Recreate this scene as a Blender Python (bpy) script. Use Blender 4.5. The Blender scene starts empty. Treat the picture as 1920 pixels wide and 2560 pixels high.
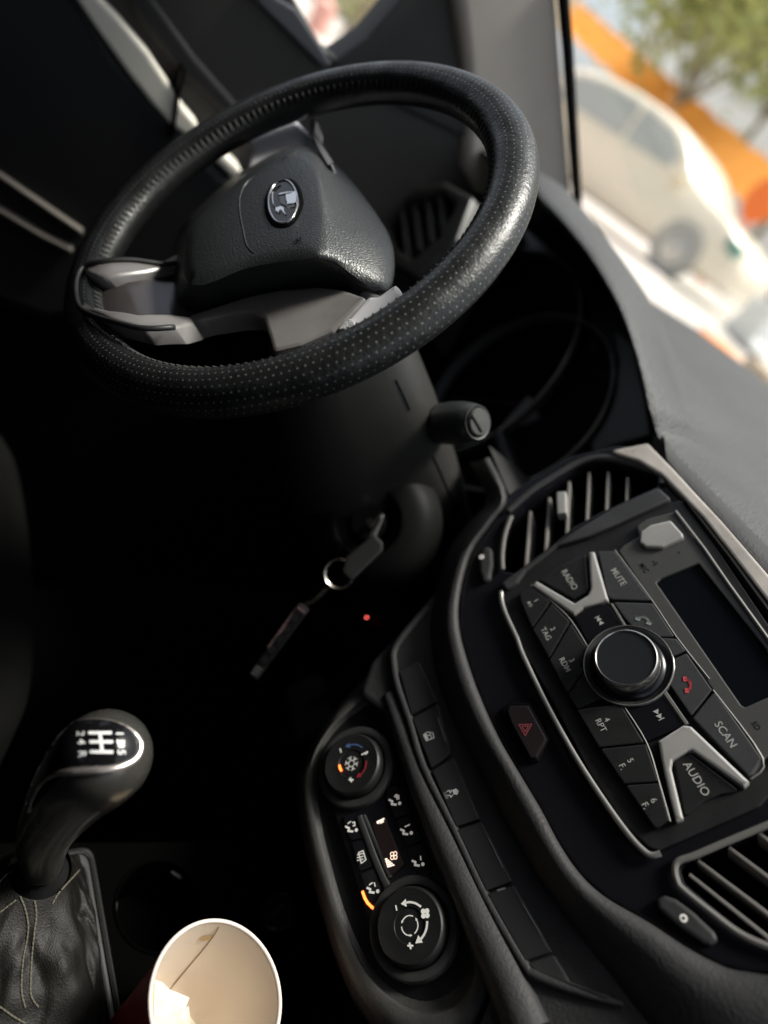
import bpy, bmesh, math, random
from mathutils import Vector, Matrix, noise
from mathutils.geometry import tessellate_polygon
from mathutils.bvhtree import BVHTree
random.seed(4)
SC = bpy.context.scene
COL = SC.collection
V3 = Vector
# ------------------------------------------------------------------ camera
CAM = V3((0.21737, -0.45155, 1.23570))
MR = Matrix(((0.30079, 0.67298, -0.67573), (0.80344, 0.20292, 0.55973), (0.51381, -0.71128, -0.47967)))  # right, down, forward
FPX, PCX, PCY = 1775.46, 960.0, 1280.0
cd = bpy.data.cameras.new('camera'); cam = bpy.data.objects.new('camera', cd); COL.objects.link(cam)
cd.sensor_fit = 'VERTICAL'; cd.sensor_height = 36.0; cd.sensor_width = 27.0
cd.lens = FPX / 2560 * 36.0; cd.clip_start = 0.02; cd.clip_end = 400
rm = Matrix((MR.col[0], -MR.col[1], -MR.col[2])).transposed().to_4x4()
rm.translation = CAM; cam.matrix_world = rm
cd.dof.use_dof = True; cd.dof.focus_distance = 0.488; cd.dof.aperture_fstop = 2.25
SC.camera = cam
# ------------------------------------------------------------------ world, sun, exposure
SUN_EL, SUN_AZ = math.radians(72), math.radians(6)      # azimuth measured from +Y towards +X
w = bpy.data.worlds.new('World'); SC.world = w; w.use_nodes = True
wn = w.node_tree; bg = wn.nodes['Background']
sk = wn.nodes.new('ShaderNodeTexSky'); sk.sky_type = 'NISHITA'; sk.sun_disc = False
sk.sun_elevation = SUN_EL; sk.sun_rotation = SUN_AZ; sk.air_density = 1.0; sk.dust_density = 4.0; sk.ozone_density = 0.6
hs = wn.nodes.new('ShaderNodeHueSaturation'); hs.inputs['Saturation'].default_value = .45; wn.links.new(sk.outputs[0], hs.inputs['Color']); wn.links.new(hs.outputs[0], bg.inputs[0]); bg.inputs[1].default_value = 0.12
sl = bpy.data.lights.new('sun', 'SUN'); sl.energy = 3.8; sl.angle = math.radians(16); sl.color = (1, .95, .88)
so = bpy.data.objects.new('sun', sl); COL.objects.link(so)
sd = V3((math.cos(SUN_EL)*math.sin(SUN_AZ), math.cos(SUN_EL)*math.cos(SUN_AZ), math.sin(SUN_EL)))
so.rotation_euler = sd.to_track_quat('Z', 'Y').to_euler(); so.location = sd*20
SC.view_settings.view_transform = 'Standard'; SC.view_settings.look = 'None'
SC.view_settings.exposure = 0.85; SC.view_settings.gamma = 1; SC.view_settings.use_curve_mapping = False
SC.render.engine = 'CYCLES'
try:
    SC.cycles.use_denoising = True; SC.cycles.denoiser = 'OPENIMAGEDENOISE'
    SC.cycles.max_bounces = 8; SC.cycles.transparent_max_bounces = 12; SC.cycles.sample_clamp_indirect = 4
    SC.cycles.caustics_reflective = False; SC.cycles.caustics_refractive = False
except Exception: pass

# ------------------------------------------------------------------ unprojection on real planes
def ray(px, py): return MR @ V3(((px-PCX)/FPX, (py-PCY)/FPX, 1))
def hit(p, o, n):
    d = ray(*p); t = (o-CAM).dot(n)/d.dot(n); return CAM + d*t
def at(p, depth): return CAM + ray(*p)*depth
AX = {'x': V3((1,0,0)), 'y': V3((0,1,0)), 'z': V3((0,0,1))}
def onax(p, ax, val): return hit(p, AX[ax]*val, AX[ax])
def T(x0, y0, s): return lambda *pts: [(x0+s*a, y0+s*b) for a, b in pts]
PP = T(0, 0, 1/.864)                                # full view, 1659 wide
Z1 = T(0, 0, .5787); Z2 = T(960, 0, .5787); Z4 = T(960, 640, .5787); Z6 = T(960, 1280, .5787)
Z7 = T(0, 1920, .5787); Z8 = T(960, 1920, .5787)
A1 = T(400, 240, .3978); A2 = T(640, 400, .10847); A3 = T(720, 1700, .3526); A4 = T(960, 1700, .3617)
A5 = T(0, 1760, .3617); A6 = T(1180, 1100, .4461); A7 = T(1300, 1600, .4339); A8 = T(580, 1150, .3164)
B2 = T(1050, 400, .3918); B3 = T(100, 560, .5425); B4 = T(900, 950, .3014)
class Frame:
    def __init__(s, o, u, v):
        s.o = V3(o); s.u = V3(u).normalized(); v = V3(v); s.v = (v - s.u*v.dot(s.u)).normalized(); s.n = s.u.cross(s.v)
    def uv(s, p, h=0):
        q = hit(p, s.o+s.n*h, s.n) - s.o; return (q.dot(s.u), q.dot(s.v))
    def px(s, pts, h=0): return [s.uv(p, h) for p in pts]
    def w(s, u, v, h=0): return s.o + s.u*u + s.v*v + s.n*h
    def off(s, h): return Frame(s.o+s.n*h, s.u, s.v)
# ------------------------------------------------------------------ mesh helpers
ORG = {}
def tag(o, label=None, cat=None, group=None, kind=None):
    if label: o['label'] = label
    if cat: o['category'] = cat
    if group: o['group'] = group
    if kind: o['kind'] = kind
    return o
def thing(name, loc, label, cat, group=None):
    o = bpy.data.objects.new(name, None); COL.objects.link(o); o.location = loc; o.empty_display_size = .02
    ORG[o.name] = V3(loc); return tag(o, label, cat, group)
def obj(name, verts, faces, mat, parent=None, smooth=True, angle=35, uvs=None, label=None):
    if parent is not None: org = ORG[parent.name]
    else:
        org = V3((sum(v[0] for v in verts)/len(verts), sum(v[1] for v in verts)/len(verts), min(v[2] for v in verts)))
    me = bpy.data.meshes.new(name); me.from_pydata([tuple(V3(v)-org) for v in verts], [], faces)
    bm = bmesh.new(); bm.from_mesh(me)
    if uvs is None: bmesh.ops.recalc_face_normals(bm, faces=bm.faces)
    bm.to_mesh(me); bm.free()
    if uvs is not None:
        l = me.uv_layers.new(name='UVMap')
        for poly in me.polygons:
            for k, li in enumerate(poly.loop_indices): l.data[li].uv = uvs[poly.index][k]
    for p in me.polygons: p.use_smooth = smooth
    if smooth:
        try: me.set_sharp_from_angle(angle=math.radians(angle))
        except Exception: pass
    me.materials.append(mat)
    o = bpy.data.objects.new(name, me); COL.objects.link(o)
    if parent is None: o.location = org; ORG[o.name] = org
    else: o.parent = parent; ORG[o.name] = org
    if label: o['label'] = label
    return o
def area2(p): return sum(p[i][0]*p[(i+1)%len(p)][1]-p[(i+1)%len(p)][0]*p[i][1] for i in range(len(p)))
def ccw(p): return list(p) if area2(p) > 0 else list(p)[::-1]
def smoothc(p, n=6, closed=True):
    out = []; L = len(p); rng = L if closed else L-1
    for i in range(rng):
        if closed: a, b, c, d = p[(i-1)%L], p[i], p[(i+1)%L], p[(i+2)%L]
        else: a, b, c, d = p[max(i-1,0)], p[i], p[i+1], p[min(i+2,L-1)]
        for k in range(n):
            t = k/n
            out.append(tuple(.5*((2*b[j])+(-a[j]+c[j])*t+(2*a[j]-5*b[j]+4*c[j]-d[j])*t*t+(-a[j]+3*b[j]-3*c[j]+d[j])*t**3) for j in range(len(b))))
    if not closed: out.append(tuple(p[-1]))
    return out
def fillet(p, r, n=4):
    out = []; L = len(p)
    for i in range(L):
        a, b, c = V3((*p[i-1], 0)), V3((*p[i], 0)), V3((*p[(i+1)%L], 0))
        d1 = a-b; d2 = c-b; m = min(d1.length, d2.length)
        if m < 1e-7: continue
        ang = d1.angle(d2, 0)
        if ang > 3.0: out.append((b.x, b.y)); continue
        t = min(r/max(math.tan(ang/2), .05), m*.45)
        s = b+d1.normalized()*t; e = b+d2.normalized()*t
        for k in range(n+1):
            q = k/n; x = s*(1-q)**2+b*2*q*(1-q)+e*q*q; out.append((x.x, x.y))
    return out
def inset(p, d):
    if d == 0: return list(p)
    L = len(p); out = []
    for i in range(L):
        a, b, c = p[i-1], p[i], p[(i+1)%L]
        n1 = V3((-(b[1]-a[1]), b[0]-a[0], 0)); n2 = V3((-(c[1]-b[1]), c[0]-b[0], 0))
        if n1.length < 1e-9: n1 = n2
        if n2.length < 1e-9: n2 = n1
        if n1.length < 1e-9: out.append(b); continue
        n1.normalize(); n2.normalize(); m = n1+n2
        if m.length < .2: out.append(b); continue
        m.normalize(); k = d/max(m.dot(n1), .5); out.append((b[0]+m.x*k, b[1]+m.y*k))
    return out
class MB:
    def __init__(s): s.v = []; s.f = []
    def add(s, vs, fs):
        k = len(s.v); s.v += [V3(x) for x in vs]; s.f += [tuple(i+k for i in f) for f in fs]; return s
    def prism(s, fr, outer, h0, h1, b=0.0, holes=(), bot=False):
        loops = [ccw(outer)] + [ccw(h)[::-1] for h in holes]
        prof = [(0, h0), (0, h1-b)] + ([(b*.29, h1-b*.29), (b, h1), (b*1.35, h1)] if b > 0 else [])
        if b == 0: prof = [(0, h0), (0, h1)]
        tops = []
        for lp in loops:
            rings = [[fr.w(x, y, h) for x, y in inset(lp, d)] for d, h in prof]
            n = len(lp); k = len(s.v)
            for r in rings: s.v += r
            for j in range(len(rings)-1):
                for i in range(n):
                    a = k+j*n+i; c = k+j*n+(i+1)%n; s.f.append((a, c, c+n, a+n))
            tops.append((k+(len(rings)-1)*n, inset(lp, prof[-1][0]), k))
        idx = [t[0]+i for t in tops for i in range(len(t[1]))]
        idb = [t[2]+i for t in tops for i in range(len(t[1]))]
        tri = tessellate_polygon([[V3((x, y, 0)) for x, y in t[1]] for t in tops])
        for t in tri:
            s.f.append(tuple(idx[i] for i in t))
            if bot: s.f.append(tuple(idb[i] for i in t[::-1]))
        return s
    def loft(s, rows, closed=False, cap0=False, cap1=False):
        k = len(s.v); n = len(rows[0])
        for r in rows: s.v += [V3(x) for x in r]
        for j in range(len(rows)-1):
            for i in range(n if closed else n-1):
                a = k+j*n+i; c = k+j*n+(i+1)%n; s.f.append((a, c, c+n, a+n))
        if cap0: s.f.append(tuple(k+i for i in range(n))[::-1])
        if cap1: s.f.append(tuple(k+(len(rows)-1)*n+i for i in range(n)))
        return s
    def tube(s, pts, r, n=8, closed=False, flat=1.0, caps=True, up=None):
        pts = [V3(p) for p in pts]; L = len(pts); rows = []
        prev = None
        for i, p in enumerate(pts):
            t = (pts[(i+1)%L]-pts[i-1]) if closed else (pts[min(i+1, L-1)]-pts[max(i-1, 0)])
            if t.length < 1e-9: t = V3((0,0,1))
            t.normalize()
            a = (up if up is not None else prev) if (up is not None or prev is not None) else (V3((0,0,1)) if abs(t.z) < .9 else V3((1,0,0)))
            a = a - t*a.dot(t); a.normalize(); b = t.cross(a); prev = a
            rr = r[i] if isinstance(r, (list, tuple)) else r
            rows.append([p + (a*math.cos(q)*flat + b*math.sin(q))*rr for q in [2*math.pi*k/n for k in range(n)]])
        if closed: rows.append(rows[0])
        return s.loft(rows, True, caps and not closed, caps and not closed)
    def box(s, c, hx, hy, hz, R=None, bev=0):
        c = V3(c); R = R or Matrix.Identity(3)
        vs = [c+R@V3((x*hx, y*hy, z*hz)) for z in (-1,1) for y in (-1,1) for x in (-1,1)]
        return s.add(vs, [(0,2,3,1),(4,5,7,6),(0,1,5,4),(2,6,7,3),(0,4,6,2),(1,3,7,5)])
    def lathe(s, c, axis, prof, n=48, start=None):
        axis = V3(axis).normalized(); a = V3((0,0,1)) if abs(axis.z) < .9 else V3((1,0,0))
        a = (a-axis*a.dot(axis)).normalized(); b = axis.cross(a); c = V3(c)
        rows = [[c+axis*h+(a*math.cos(q)+b*math.sin(q))*max(r, 1e-5) for q in [2*math.pi*k/n for k in range(n)]] for r, h in prof]
        return s.loft(rows, True)
    def build(s, name, mat, parent=None, **k): return obj(name, s.v, s.f, mat, parent, **k)
# ------------------------------------------------------------------ materials
MATS = {}
def mat(name, col=(.02,.02,.02), rough=.5, metal=0.0, spec=.5, bump=None, vary=0.0, emit=None, coat=0.0, scale=40, rvar=0.0, sheen=0):
    if name in MATS: return MATS[name]
    m = bpy.data.materials.new(name); m.use_nodes = True; nt = m.node_tree; b = nt.nodes['Principled BSDF']
    if not isinstance(col, (tuple, list)): col = (col, col, col)
    b.inputs['Base Color'].default_value = (*col, 1); b.inputs['Roughness'].default_value = rough
    b.inputs['Metallic'].default_value = metal; b.inputs['Specular IOR Level'].default_value = spec
    b.inputs['Coat Weight'].default_value = coat; b.inputs['Coat Roughness'].default_value = .05
    if sheen: b.inputs['Sheen Weight'].default_value = sheen
    tc = nt.nodes.new('ShaderNodeTexCoord')
    if vary or rvar:
        n = nt.nodes.new('ShaderNodeTexNoise'); n.inputs['Scale'].default_value = scale; n.inputs['Detail'].default_value = 5; n.inputs['Roughness'].default_value = .65
        nt.links.new(tc.outputs['Object'], n.inputs['Vector'])
        if vary:
            mr = nt.nodes.new('ShaderNodeMapRange'); mr.inputs[1].default_value = .3; mr.inputs[2].default_value = .7
            mr.inputs[3].default_value = 1-vary; mr.inputs[4].default_value = 1+vary
            mx = nt.nodes.new('ShaderNodeVectorMath'); mx.operation = 'SCALE'; mx.inputs[0].default_value = col
            nt.links.new(n.outputs['Fac'], mr.inputs[0]); nt.links.new(mr.outputs[0], mx.inputs['Scale']); nt.links.new(mx.outputs[0], b.inputs['Base Color'])
        if rvar:
            mr = nt.nodes.new('ShaderNodeMapRange'); mr.inputs[1].default_value = .3; mr.inputs[2].default_value = .7
            mr.inputs[3].default_value = max(rough-rvar, .02); mr.inputs[4].default_value = min(rough+rvar, 1)
            nt.links.new(n.outputs['Fac'], mr.inputs[0]); nt.links.new(mr.outputs[0], b.inputs['Roughness'])
    if bump:
        kind, sc, dist, st = bump
        if kind == 'noise':
            t = nt.nodes.new('ShaderNodeTexNoise'); t.inputs['Detail'].default_value = 3; out = t.outputs['Fac']
        else:
            t = nt.nodes.new('ShaderNodeTexVoronoi'); t.feature = 'SMOOTH_F1' ; out = t.outputs['Distance']
        t.inputs['Scale'].default_value = sc
        src = tc.outputs['Object']
        if kind == 'leather':   # warp the cells so the creases wander
            n2 = nt.nodes.new('ShaderNodeTexNoise'); n2.inputs['Scale'].default_value = sc*.6; n2.inputs['Detail'].default_value = 2
            nt.links.new(src, n2.inputs['Vector'])
            ad = nt.nodes.new('ShaderNodeVectorMath'); ad.operation = 'MULTIPLY_ADD'; ad.inputs[1].default_value = (1.6/sc,)*3
            nt.links.new(n2.outputs['Color'], ad.inputs[0]); nt.links.new(src, ad.inputs[2]); src = ad.outputs[0]
        nt.links.new(src, t.inputs['Vector'])
        bp = nt.nodes.new('ShaderNodeBump'); bp.inputs['Distance'].default_value = dist; bp.inputs['Strength'].default_value = st
        nt.links.new(out, bp.inputs['Height']); nt.links.new(bp.outputs[0], b.inputs['Normal'])
    if emit:
        b.inputs['Emission Color'].default_value = (*emit[0], 1); b.inputs['Emission Strength'].default_value = emit[1]
    MATS[name] = m; return m
M_pad = mat('dash_pad_grain', (.036,.037,.039), .6, bump=('leather', 420, .0011, 1.0), vary=.12, scale=12, spec=.45)
M_hood = mat('hood_grain', (.06,.062,.065), .46, bump=('leather', 520, .0004, .6), vary=.1, scale=20)
M_plas = mat('black_plastic', (.009,.009,.0095), .45, spec=.3, bump=('noise', 900, .0003, .35), vary=.2, rvar=.08)
M_plasg = mat('charcoal_plastic', (.026,.026,.027), .45, bump=('noise', 1100, .0003, .4), vary=.15, rvar=.06)
M_soft = mat('soft_touch_black', (.027,.0265,.0275), .6, spec=.25, bump=('leather', 520, .0004, .7), vary=.2, scale=30)
M_hub = mat('airbag_grain', (.022,.0245,.0255), .37, bump=('leather', 850, .0004, .8), vary=.1, spec=.8)
M_gloss = mat('piano_black', (.006,.006,.008), .22, spec=.35)
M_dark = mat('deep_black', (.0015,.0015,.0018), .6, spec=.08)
M_btn = mat('button_satin', (.013,.013,.0135), .3, rvar=.07, scale=80, bump=('noise', 1500, .0001, .2))
M_btng = mat('button_grey', (.038,.039,.040), .28, rvar=.06, scale=60)
M_face = mat('faceplate_grey', (.075,.074,.071), .31, metal=.3, rvar=.05, scale=8)
M_silver = mat('satin_silver', (.52,.50,.475), .28, metal=.6, vary=.12, scale=25)
M_spoke = mat('spoke_grey', (.30,.285,.28), .33, metal=.35, vary=.10, rvar=.06, scale=30)
M_trim = mat('bronze_trim', (.46,.42,.38), .3, metal=.25, vary=.25, rvar=.08, scale=22)
M_chrome = mat('chrome', (.75,.75,.74), .1, metal=1)
M_key = mat('key_metal', (.6,.57,.5), .22, metal=1)
M_white = mat('print_white', (.5,.5,.5), .5)
M_dim = mat('print_grey', (.32,.31,.295), .5)
M_whiteglow = mat('print_lit', (.5,.49,.46), .5, emit=((1,.95,.88), .13))
M_lit = mat('display_lit', (.7,.6,.5), .5, emit=((1,.80,.66), .6))
M_orange = mat('indicator_orange', (.8,.2,.05), .5, emit=((1,.17,.03), 2.2))
M_red = mat('print_red', (.22,.02,.03), .5, emit=((1,.05,.08), .02))
M_redp = mat('phone_red', (.45,.05,.06), .5)
M_green = mat('phone_grey', (.2,.22,.21), .5)
M_blue = mat('print_blue', (.05,.08,.16), .5, emit=((.1,.25,.6), .05))
M_disp = mat('display_glass', (.004,.0045,.0065), .12, spec=.35)
M_pillar = mat('pillar_trim', (.31,.288,.26), .85, bump=('noise', 700, .0003, .3), vary=.06, scale=8)
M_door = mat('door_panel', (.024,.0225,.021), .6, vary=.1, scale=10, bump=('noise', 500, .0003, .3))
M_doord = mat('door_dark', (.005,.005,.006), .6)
M_ivory = mat('ivory_strip', (.82,.78,.68), .35)
M_taupe = mat('taupe_inlay', (.2,.18,.16), .35)
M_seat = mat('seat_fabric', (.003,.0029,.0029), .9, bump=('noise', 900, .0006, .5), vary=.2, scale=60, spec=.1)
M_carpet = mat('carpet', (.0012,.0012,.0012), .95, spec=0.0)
M_boot = mat('boot_leather', (.004,.0037,.003), .55, spec=.2, bump=('leather', 900, .0003, .7), vary=.3, rvar=.1, scale=30)
M_thread = mat('thread', (.10,.09,.065), .7)
M_knobm = mat('knob_body', (.20,.195,.175), .24, metal=.85, rvar=.05, scale=30)
M_cupin = mat('cup_paper', (.70,.61,.515), .6, vary=.03, scale=12)
M_cuprim = mat('cup_rim', (.58,.51,.475), .5)
M_stain = mat('coffee_stain', (.50,.36,.18), .6)
M_seam = mat('cup_seam', (.25,.16,.08), .7)
M_tissue = mat('napkin', (.64,.60,.50), .8, bump=('noise', 160, .002, .3))
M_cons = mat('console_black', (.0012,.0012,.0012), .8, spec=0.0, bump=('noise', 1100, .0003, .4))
# ------------------------------------------------------------------ text and flat marks
def text_mesh(s, size, bold=0.012):
    c = bpy.data.curves.new('t', 'FONT'); c.body = s; c.size = size; c.align_x = 'CENTER'; c.align_y = 'CENTER'; c.offset = bold*size
    c.resolution_u = 3
    o = bpy.data.objects.new('t', c); COL.objects.link(o)
    dg = bpy.context.evaluated_depsgraph_get(); me = bpy.data.meshes.new_from_object(o.evaluated_get(dg))
    vs = [tuple(v.co) for v in me.vertices]; fs = [tuple(p.vertices) for p in me.polygons]
    bpy.data.objects.remove(o); bpy.data.meshes.remove(me); bpy.data.curves.remove(c)
    return vs, fs
def mark(fr, h, shapes, parent, m, name='lettering', th=.00015):
    """flat printed shapes: list of uv polygons, one mesh"""
    mb = MB()
    for p in shapes: mb.prism(fr, p, h, h+th)
    return mb.build(name, m, parent, smooth=False)
def write(fr, p, h, s, size, parent, m, rot=0.0, sx=.95, bold=0.004, name='lettering'):
    u, v = fr.uv(p, h); vs, fs = text_mesh(s, size, bold); c, q = math.cos(rot), math.sin(rot)
    W = [fr.w(u+(x*sx*c-y*q), v+(x*sx*q+y*c), h+.0002) for x, y, z in vs]
    return obj(name, W, fs, m, parent, smooth=False)
def stroke(pts, wd, closed=False):
    """a polyline of given width as quads"""
    out = []; n = len(pts)
    for i in range(n-(0 if closed else 1)):
        a = V3((*pts[i], 0)); b = V3((*pts[(i+1)%n], 0)); d = (b-a)
        if d.length < 1e-8: continue
        d.normalize(); q = V3((-d.y, d.x, 0))*wd/2; e = d*wd*.3
        out.append([tuple((a-e-q).xy), tuple((b+e-q).xy), tuple((b+e+q).xy), tuple((a-e+q).xy)])
    return out
def circ(c, r, n=24, a0=0, a1=2*math.pi):
    k = n if abs(a1-a0-2*math.pi) < 1e-6 else n+1
    return [(c[0]+r*math.cos(a0+(a1-a0)*i/n), c[1]+r*math.sin(a0+(a1-a0)*i/n)) for i in range(k)]
def arrow_arc(c, r, a0, a1, wd, head):
    pts = circ(c, r, 12, a0, a1); sg = 1 if a1 > a0 else -1
    e = pts[-1]; t = (-math.sin(a1)*sg, math.cos(a1)*sg); nn = (math.cos(a1), math.sin(a1))
    return stroke(pts, wd) + [[(e[0]+t[0]*head*1.3, e[1]+t[1]*head*1.3), (e[0]+nn[0]*head*.6, e[1]+nn[1]*head*.6), (e[0]-nn[0]*head*.6, e[1]-nn[1]*head*.6)]]
# ================================================================== EXTERIOR
def ground_z(x, y):
    d = math.hypot(x, y-0); return -0.02 + 0.88*min(max((d-2.5)/5.5, 0), 1)
def azp(az, dist, z):     # azimuth to the left of forward, metres from the camera
    a = math.radians(az); return V3((CAM.x-math.sin(a)*dist, CAM.y+math.cos(a)*dist, z))
M_asph = mat('asphalt', (.42,.39,.35), .9, vary=.15, scale=3)
M_carw = mat('car_cream', (.82,.74,.60), .3, coat=.5)
M_glassd = mat('car_glass', (.42,.44,.43), .3)
M_tyre = mat('tyre', (.42,.41,.38), .8)
M_or = mat('orange_cloth', (.98,.44,.10), .8, vary=.25, scale=1.2)
M_or2 = mat('orange_red', (.95,.20,.03), .7)
M_bark = mat('bark', (.30,.26,.18), .9)
M_leaf = mat('foliage_light', (.44,.48,.18), .8, vary=.4, scale=2)
M_leaf2 = mat('foliage_dark', (.32,.37,.15), .8, vary=.4, scale=2)
M_wallw = mat('white_wall', (.95,.95,.92), .8, vary=.05, scale=1)
M_wallg = mat('grey_wall', (.72,.73,.71), .8)
M_green = mat('phone_grey'); M_teal = mat('teal_glass', (.15,.33,.28), .4)
rows = []
for i in range(41):
    r = .8*(1.14**i) if i else 0
    rows.append([(CAM.x+r*math.cos(a), CAM.y+r*math.sin(a), ground_z(r*math.cos(a), r*math.sin(a))) for a in [2*math.pi*k/64 for k in range(64)]])
mb = MB(); mb.loft(rows, True); tag(mb.build('ground', M_asph), kind='structure')
def tree(p, h, cr, label, leaf, n=4200):
    t = thing('tree', p, label, 'tree', 'trees beyond the awning')
    mb = MB(); p = V3(p)
    mb.tube([p, p+V3((.1,0,h*.35)), p+V3((0,.1,h*.7))], [.16,.12,.06])
    for k in range(5):
        a = k*1.3; mb.tube([p+V3((.08,0,h*.4)), p+V3((math.cos(a)*cr*.4, math.sin(a)*cr*.4, h*.62)), p+V3((math.cos(a)*cr*.75, math.sin(a)*cr*.75, h*.8))], [.07,.05,.02], n=6)
    mb.build('trunk', M_bark, t)
    mb = MB(); cl = [(V3((random.uniform(-1,1), random.uniform(-1,1), random.uniform(-.7,.9))).normalized()*random.uniform(.3,1)) for _ in range(26)]
    for i in range(n):
        c = random.choice(cl); q = p+V3((0,0,h*.78))+V3((c.x*cr, c.y*cr, c.z*cr*.8))+V3([random.gauss(0,.22)*cr for _ in range(3)])
        a = V3([random.gauss(0,1) for _ in range(3)]).normalized(); b = a.orthogonal().normalized(); s = random.uniform(.08,.16)*cr*.55
        mb.add([q-a*s, q+b*s*.5, q+a*s, q-b*s*.5], [(0,1,2,3)])
    mb.build('crown', leaf, t, smooth=False)
# parked car: silhouette swept across its width
def make_car():
    c0 = azp(48.5, 11.6, 0); c0.z = .86
    ax = V3((.88, .30, 0)).normalized()          # towards its bonnet, to the right in view
    side = V3((-ax.y, ax.x, 0)); side = -side if side.dot(CAM-c0) < 0 else side
    t = thing('parked_car', c0, 'cream hatchback parked side on, blurred beyond the windscreen, below the orange awning', 'car')
    fr = Frame(c0, ax, (0,0,1))
    if fr.n.dot(side) < 0: pass
    sgn = 1 if fr.n.dot(side) > 0 else -1
    prof = smoothc([(-2.0,.35),(-2.08,.8),(-1.95,1.05),(-1.75,1.38),(-1.2,1.53),(-.2,1.55),(.45,1.42),(1.0,1.05),(1.75,.88),(2.05,.68),(2.08,.35),(1.7,.22),(-1.7,.22)], 4)
    rows = []
    for z, sc in ((-.86,.90),(-.80,.97),(-.5,1.0),(.5,1.0),(.80,.97),(.86,.90)):
        rows.append([fr.w(x*sc, .75+(y-.75)*sc, z) for x, y in prof])
    mb = MB(); mb.loft(rows, True, True, True); mb.build('body', M_carw, t, angle=60)
    for wp in ([(-1.62,1.0),(-1.5,1.32),(-1.05,1.42),(-.35,1.44),(-.35,1.0)], [(-.27,1.0),(-.27,1.44),(.3,1.36),(.82,1.02)]):
        mb = MB(); mb.prism(fr, fillet(wp, .06), sgn*.83 if sgn > 0 else -.885, sgn*.885 if sgn > 0 else -.83); mb.build('window', M_glassd, t)
    for x in (-1.28, 1.3):
        c = fr.w(x, .33, sgn*.74); mb = MB(); mb.lathe(c, fr.n*sgn, [(0,0),(.33,0),(.34,.04),(.34,.15),(.31,.17),(.22,.16),(.21,.13),(0,.13)], 28); wv = mb.build('wheel', M_tyre, t)
        mb = MB(); mb.lathe(c+fr.n*sgn*.14, fr.n*sgn, [(.2,0),(.19,.02),(.06,.03),(0,.035)], 20); mb.build('rim', M_silver, wv)
    mb = MB(); mb.box(fr.w(.75, 1.05, sgn*.98), .09,.12,.07, Matrix((fr.u, V3((0,0,1)).cross(fr.u), V3((0,0,1)))).transposed()); mb.build('side_mirror', M_carw, t)
    mb = MB(); mb.prism(fr, fillet([(1.78,.62),(2.0,.6),(2.02,.74),(1.75,.8)], .04), sgn*.75 if sgn>0 else -.86, sgn*.86 if sgn>0 else -.75); mb.build('headlight', M_teal, t)
make_car()
# orange awning running behind the car
nt = M_or.node_tree; b_ = nt.nodes['Principled BSDF']; tl_ = nt.nodes.new('ShaderNodeBsdfTranslucent'); tl_.inputs[0].default_value = (1, .36, .045, 1)
mx_ = nt.nodes.new('ShaderNodeMixShader'); mx_.inputs[0].default_value = .55; nt.links.new(b_.outputs[0], mx_.inputs[1]); nt.links.new(tl_.outputs[0], mx_.inputs[2]); nt.links.new(mx_.outputs[0], nt.nodes['Material Output'].inputs[0])
def awning():
    a = hit(PP((1150,-80))[0], V3((0,14,0)), V3((.15,1,0)).normalized()); b = hit(PP((1760,430))[0], V3((0,14,0)), V3((.15,1,0)).normalized())
    t = thing('awning', ((a+b)/2).xy.to_3d(), 'long orange cloth awning stretched above the parked car', 'awning')
    ORG[t.name] = V3(t.location)
    dn = V3((0,0,-1)); L = 40; rows = []
    for k in range(4):
        rows.append([a.lerp(b, i/L)+dn*(.34*k)+V3((0,-.30*k,0))+V3((0,-.05*math.sin(i*1.9),.04*math.sin(i*2.3))) for i in range(L+1)])
    mb = MB(); mb.loft(rows); mb.build('cloth', M_or, t)
    for i in range(5):
        p = a.lerp(b, i/4)+V3((0,-.3,-1)); mb = MB(); mb.tube([(p.x,p.y,.7), p], .04); mb.build('post', M_wallg, t)
awning()
def blob_sign():
    p = hit(PP((1650,435))[0], V3((0,12,0)), V3((0,1,0)))
    mb = MB(); mb.lathe(p, V3((0,-1,0)), [(0,0),(.42,0),(.45,.03),(.42,.06),(0,.06)], 28)
    mb.tube([p+V3((0,.05,0)), V3((p.x,p.y+.05,.7))], .04)
    tag(mb.build('round_sign', M_or2), 'round orange-red sign at the end of the orange awning', 'sign')
blob_sign()
# white building with grey bands behind everything
def building(x0, x1, y, h, label, bands, yaw=0, mm=None):
    t = thing('building', ((x0+x1)/2, y, .7), label, 'building')
    mb = MB(); mb.box(((x0+x1)/2, y+2, .7+h/2), (x1-x0)/2, 2, h/2); mb.build('wall', mm or M_wallw, t, smooth=False)
    st = 5.2 if bands > 2 else 2.6
    for k in range(bands):
        z = 2.6+k*st*.73
        for j in range(int((x1-x0)/st)):
            x = x0+st/2+j*st
            mb = MB(); mb.box((x, y-.02, z), st/3, .05, st/5); mb.build('window', M_wallg, t, smooth=False)
building(-52, -8, 36, 24, 'white building with rows of grey windows, rising behind the trees', 4)
building(-34, -21, 8, 5, 'low cream building glimpsed through the driver side window', 1, mm=mat('cream_wall', (.70,.62,.47), .8))
for p, h, r, lb, lf in ((azp(50.5, 27, .7), 9.0, 3.4, 'pale green tree left of the others, just past the windscreen pillar', M_leaf),
                    (azp(41, 28, .7), 9.4, 3.3, 'tall yellow-green tree standing behind the middle of the awning', M_leaf),
                    (azp(45.5, 31, .7), 12.6, 3.1, 'darker green tree with the highest crown above the awning', M_leaf2)):
    tree(p, h, r, lb, lf)
tree(azp(71.5, 12, .5), 1.6, .8, 'low yellow-green bush seen through the driver side window', M_leaf, 500)
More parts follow.
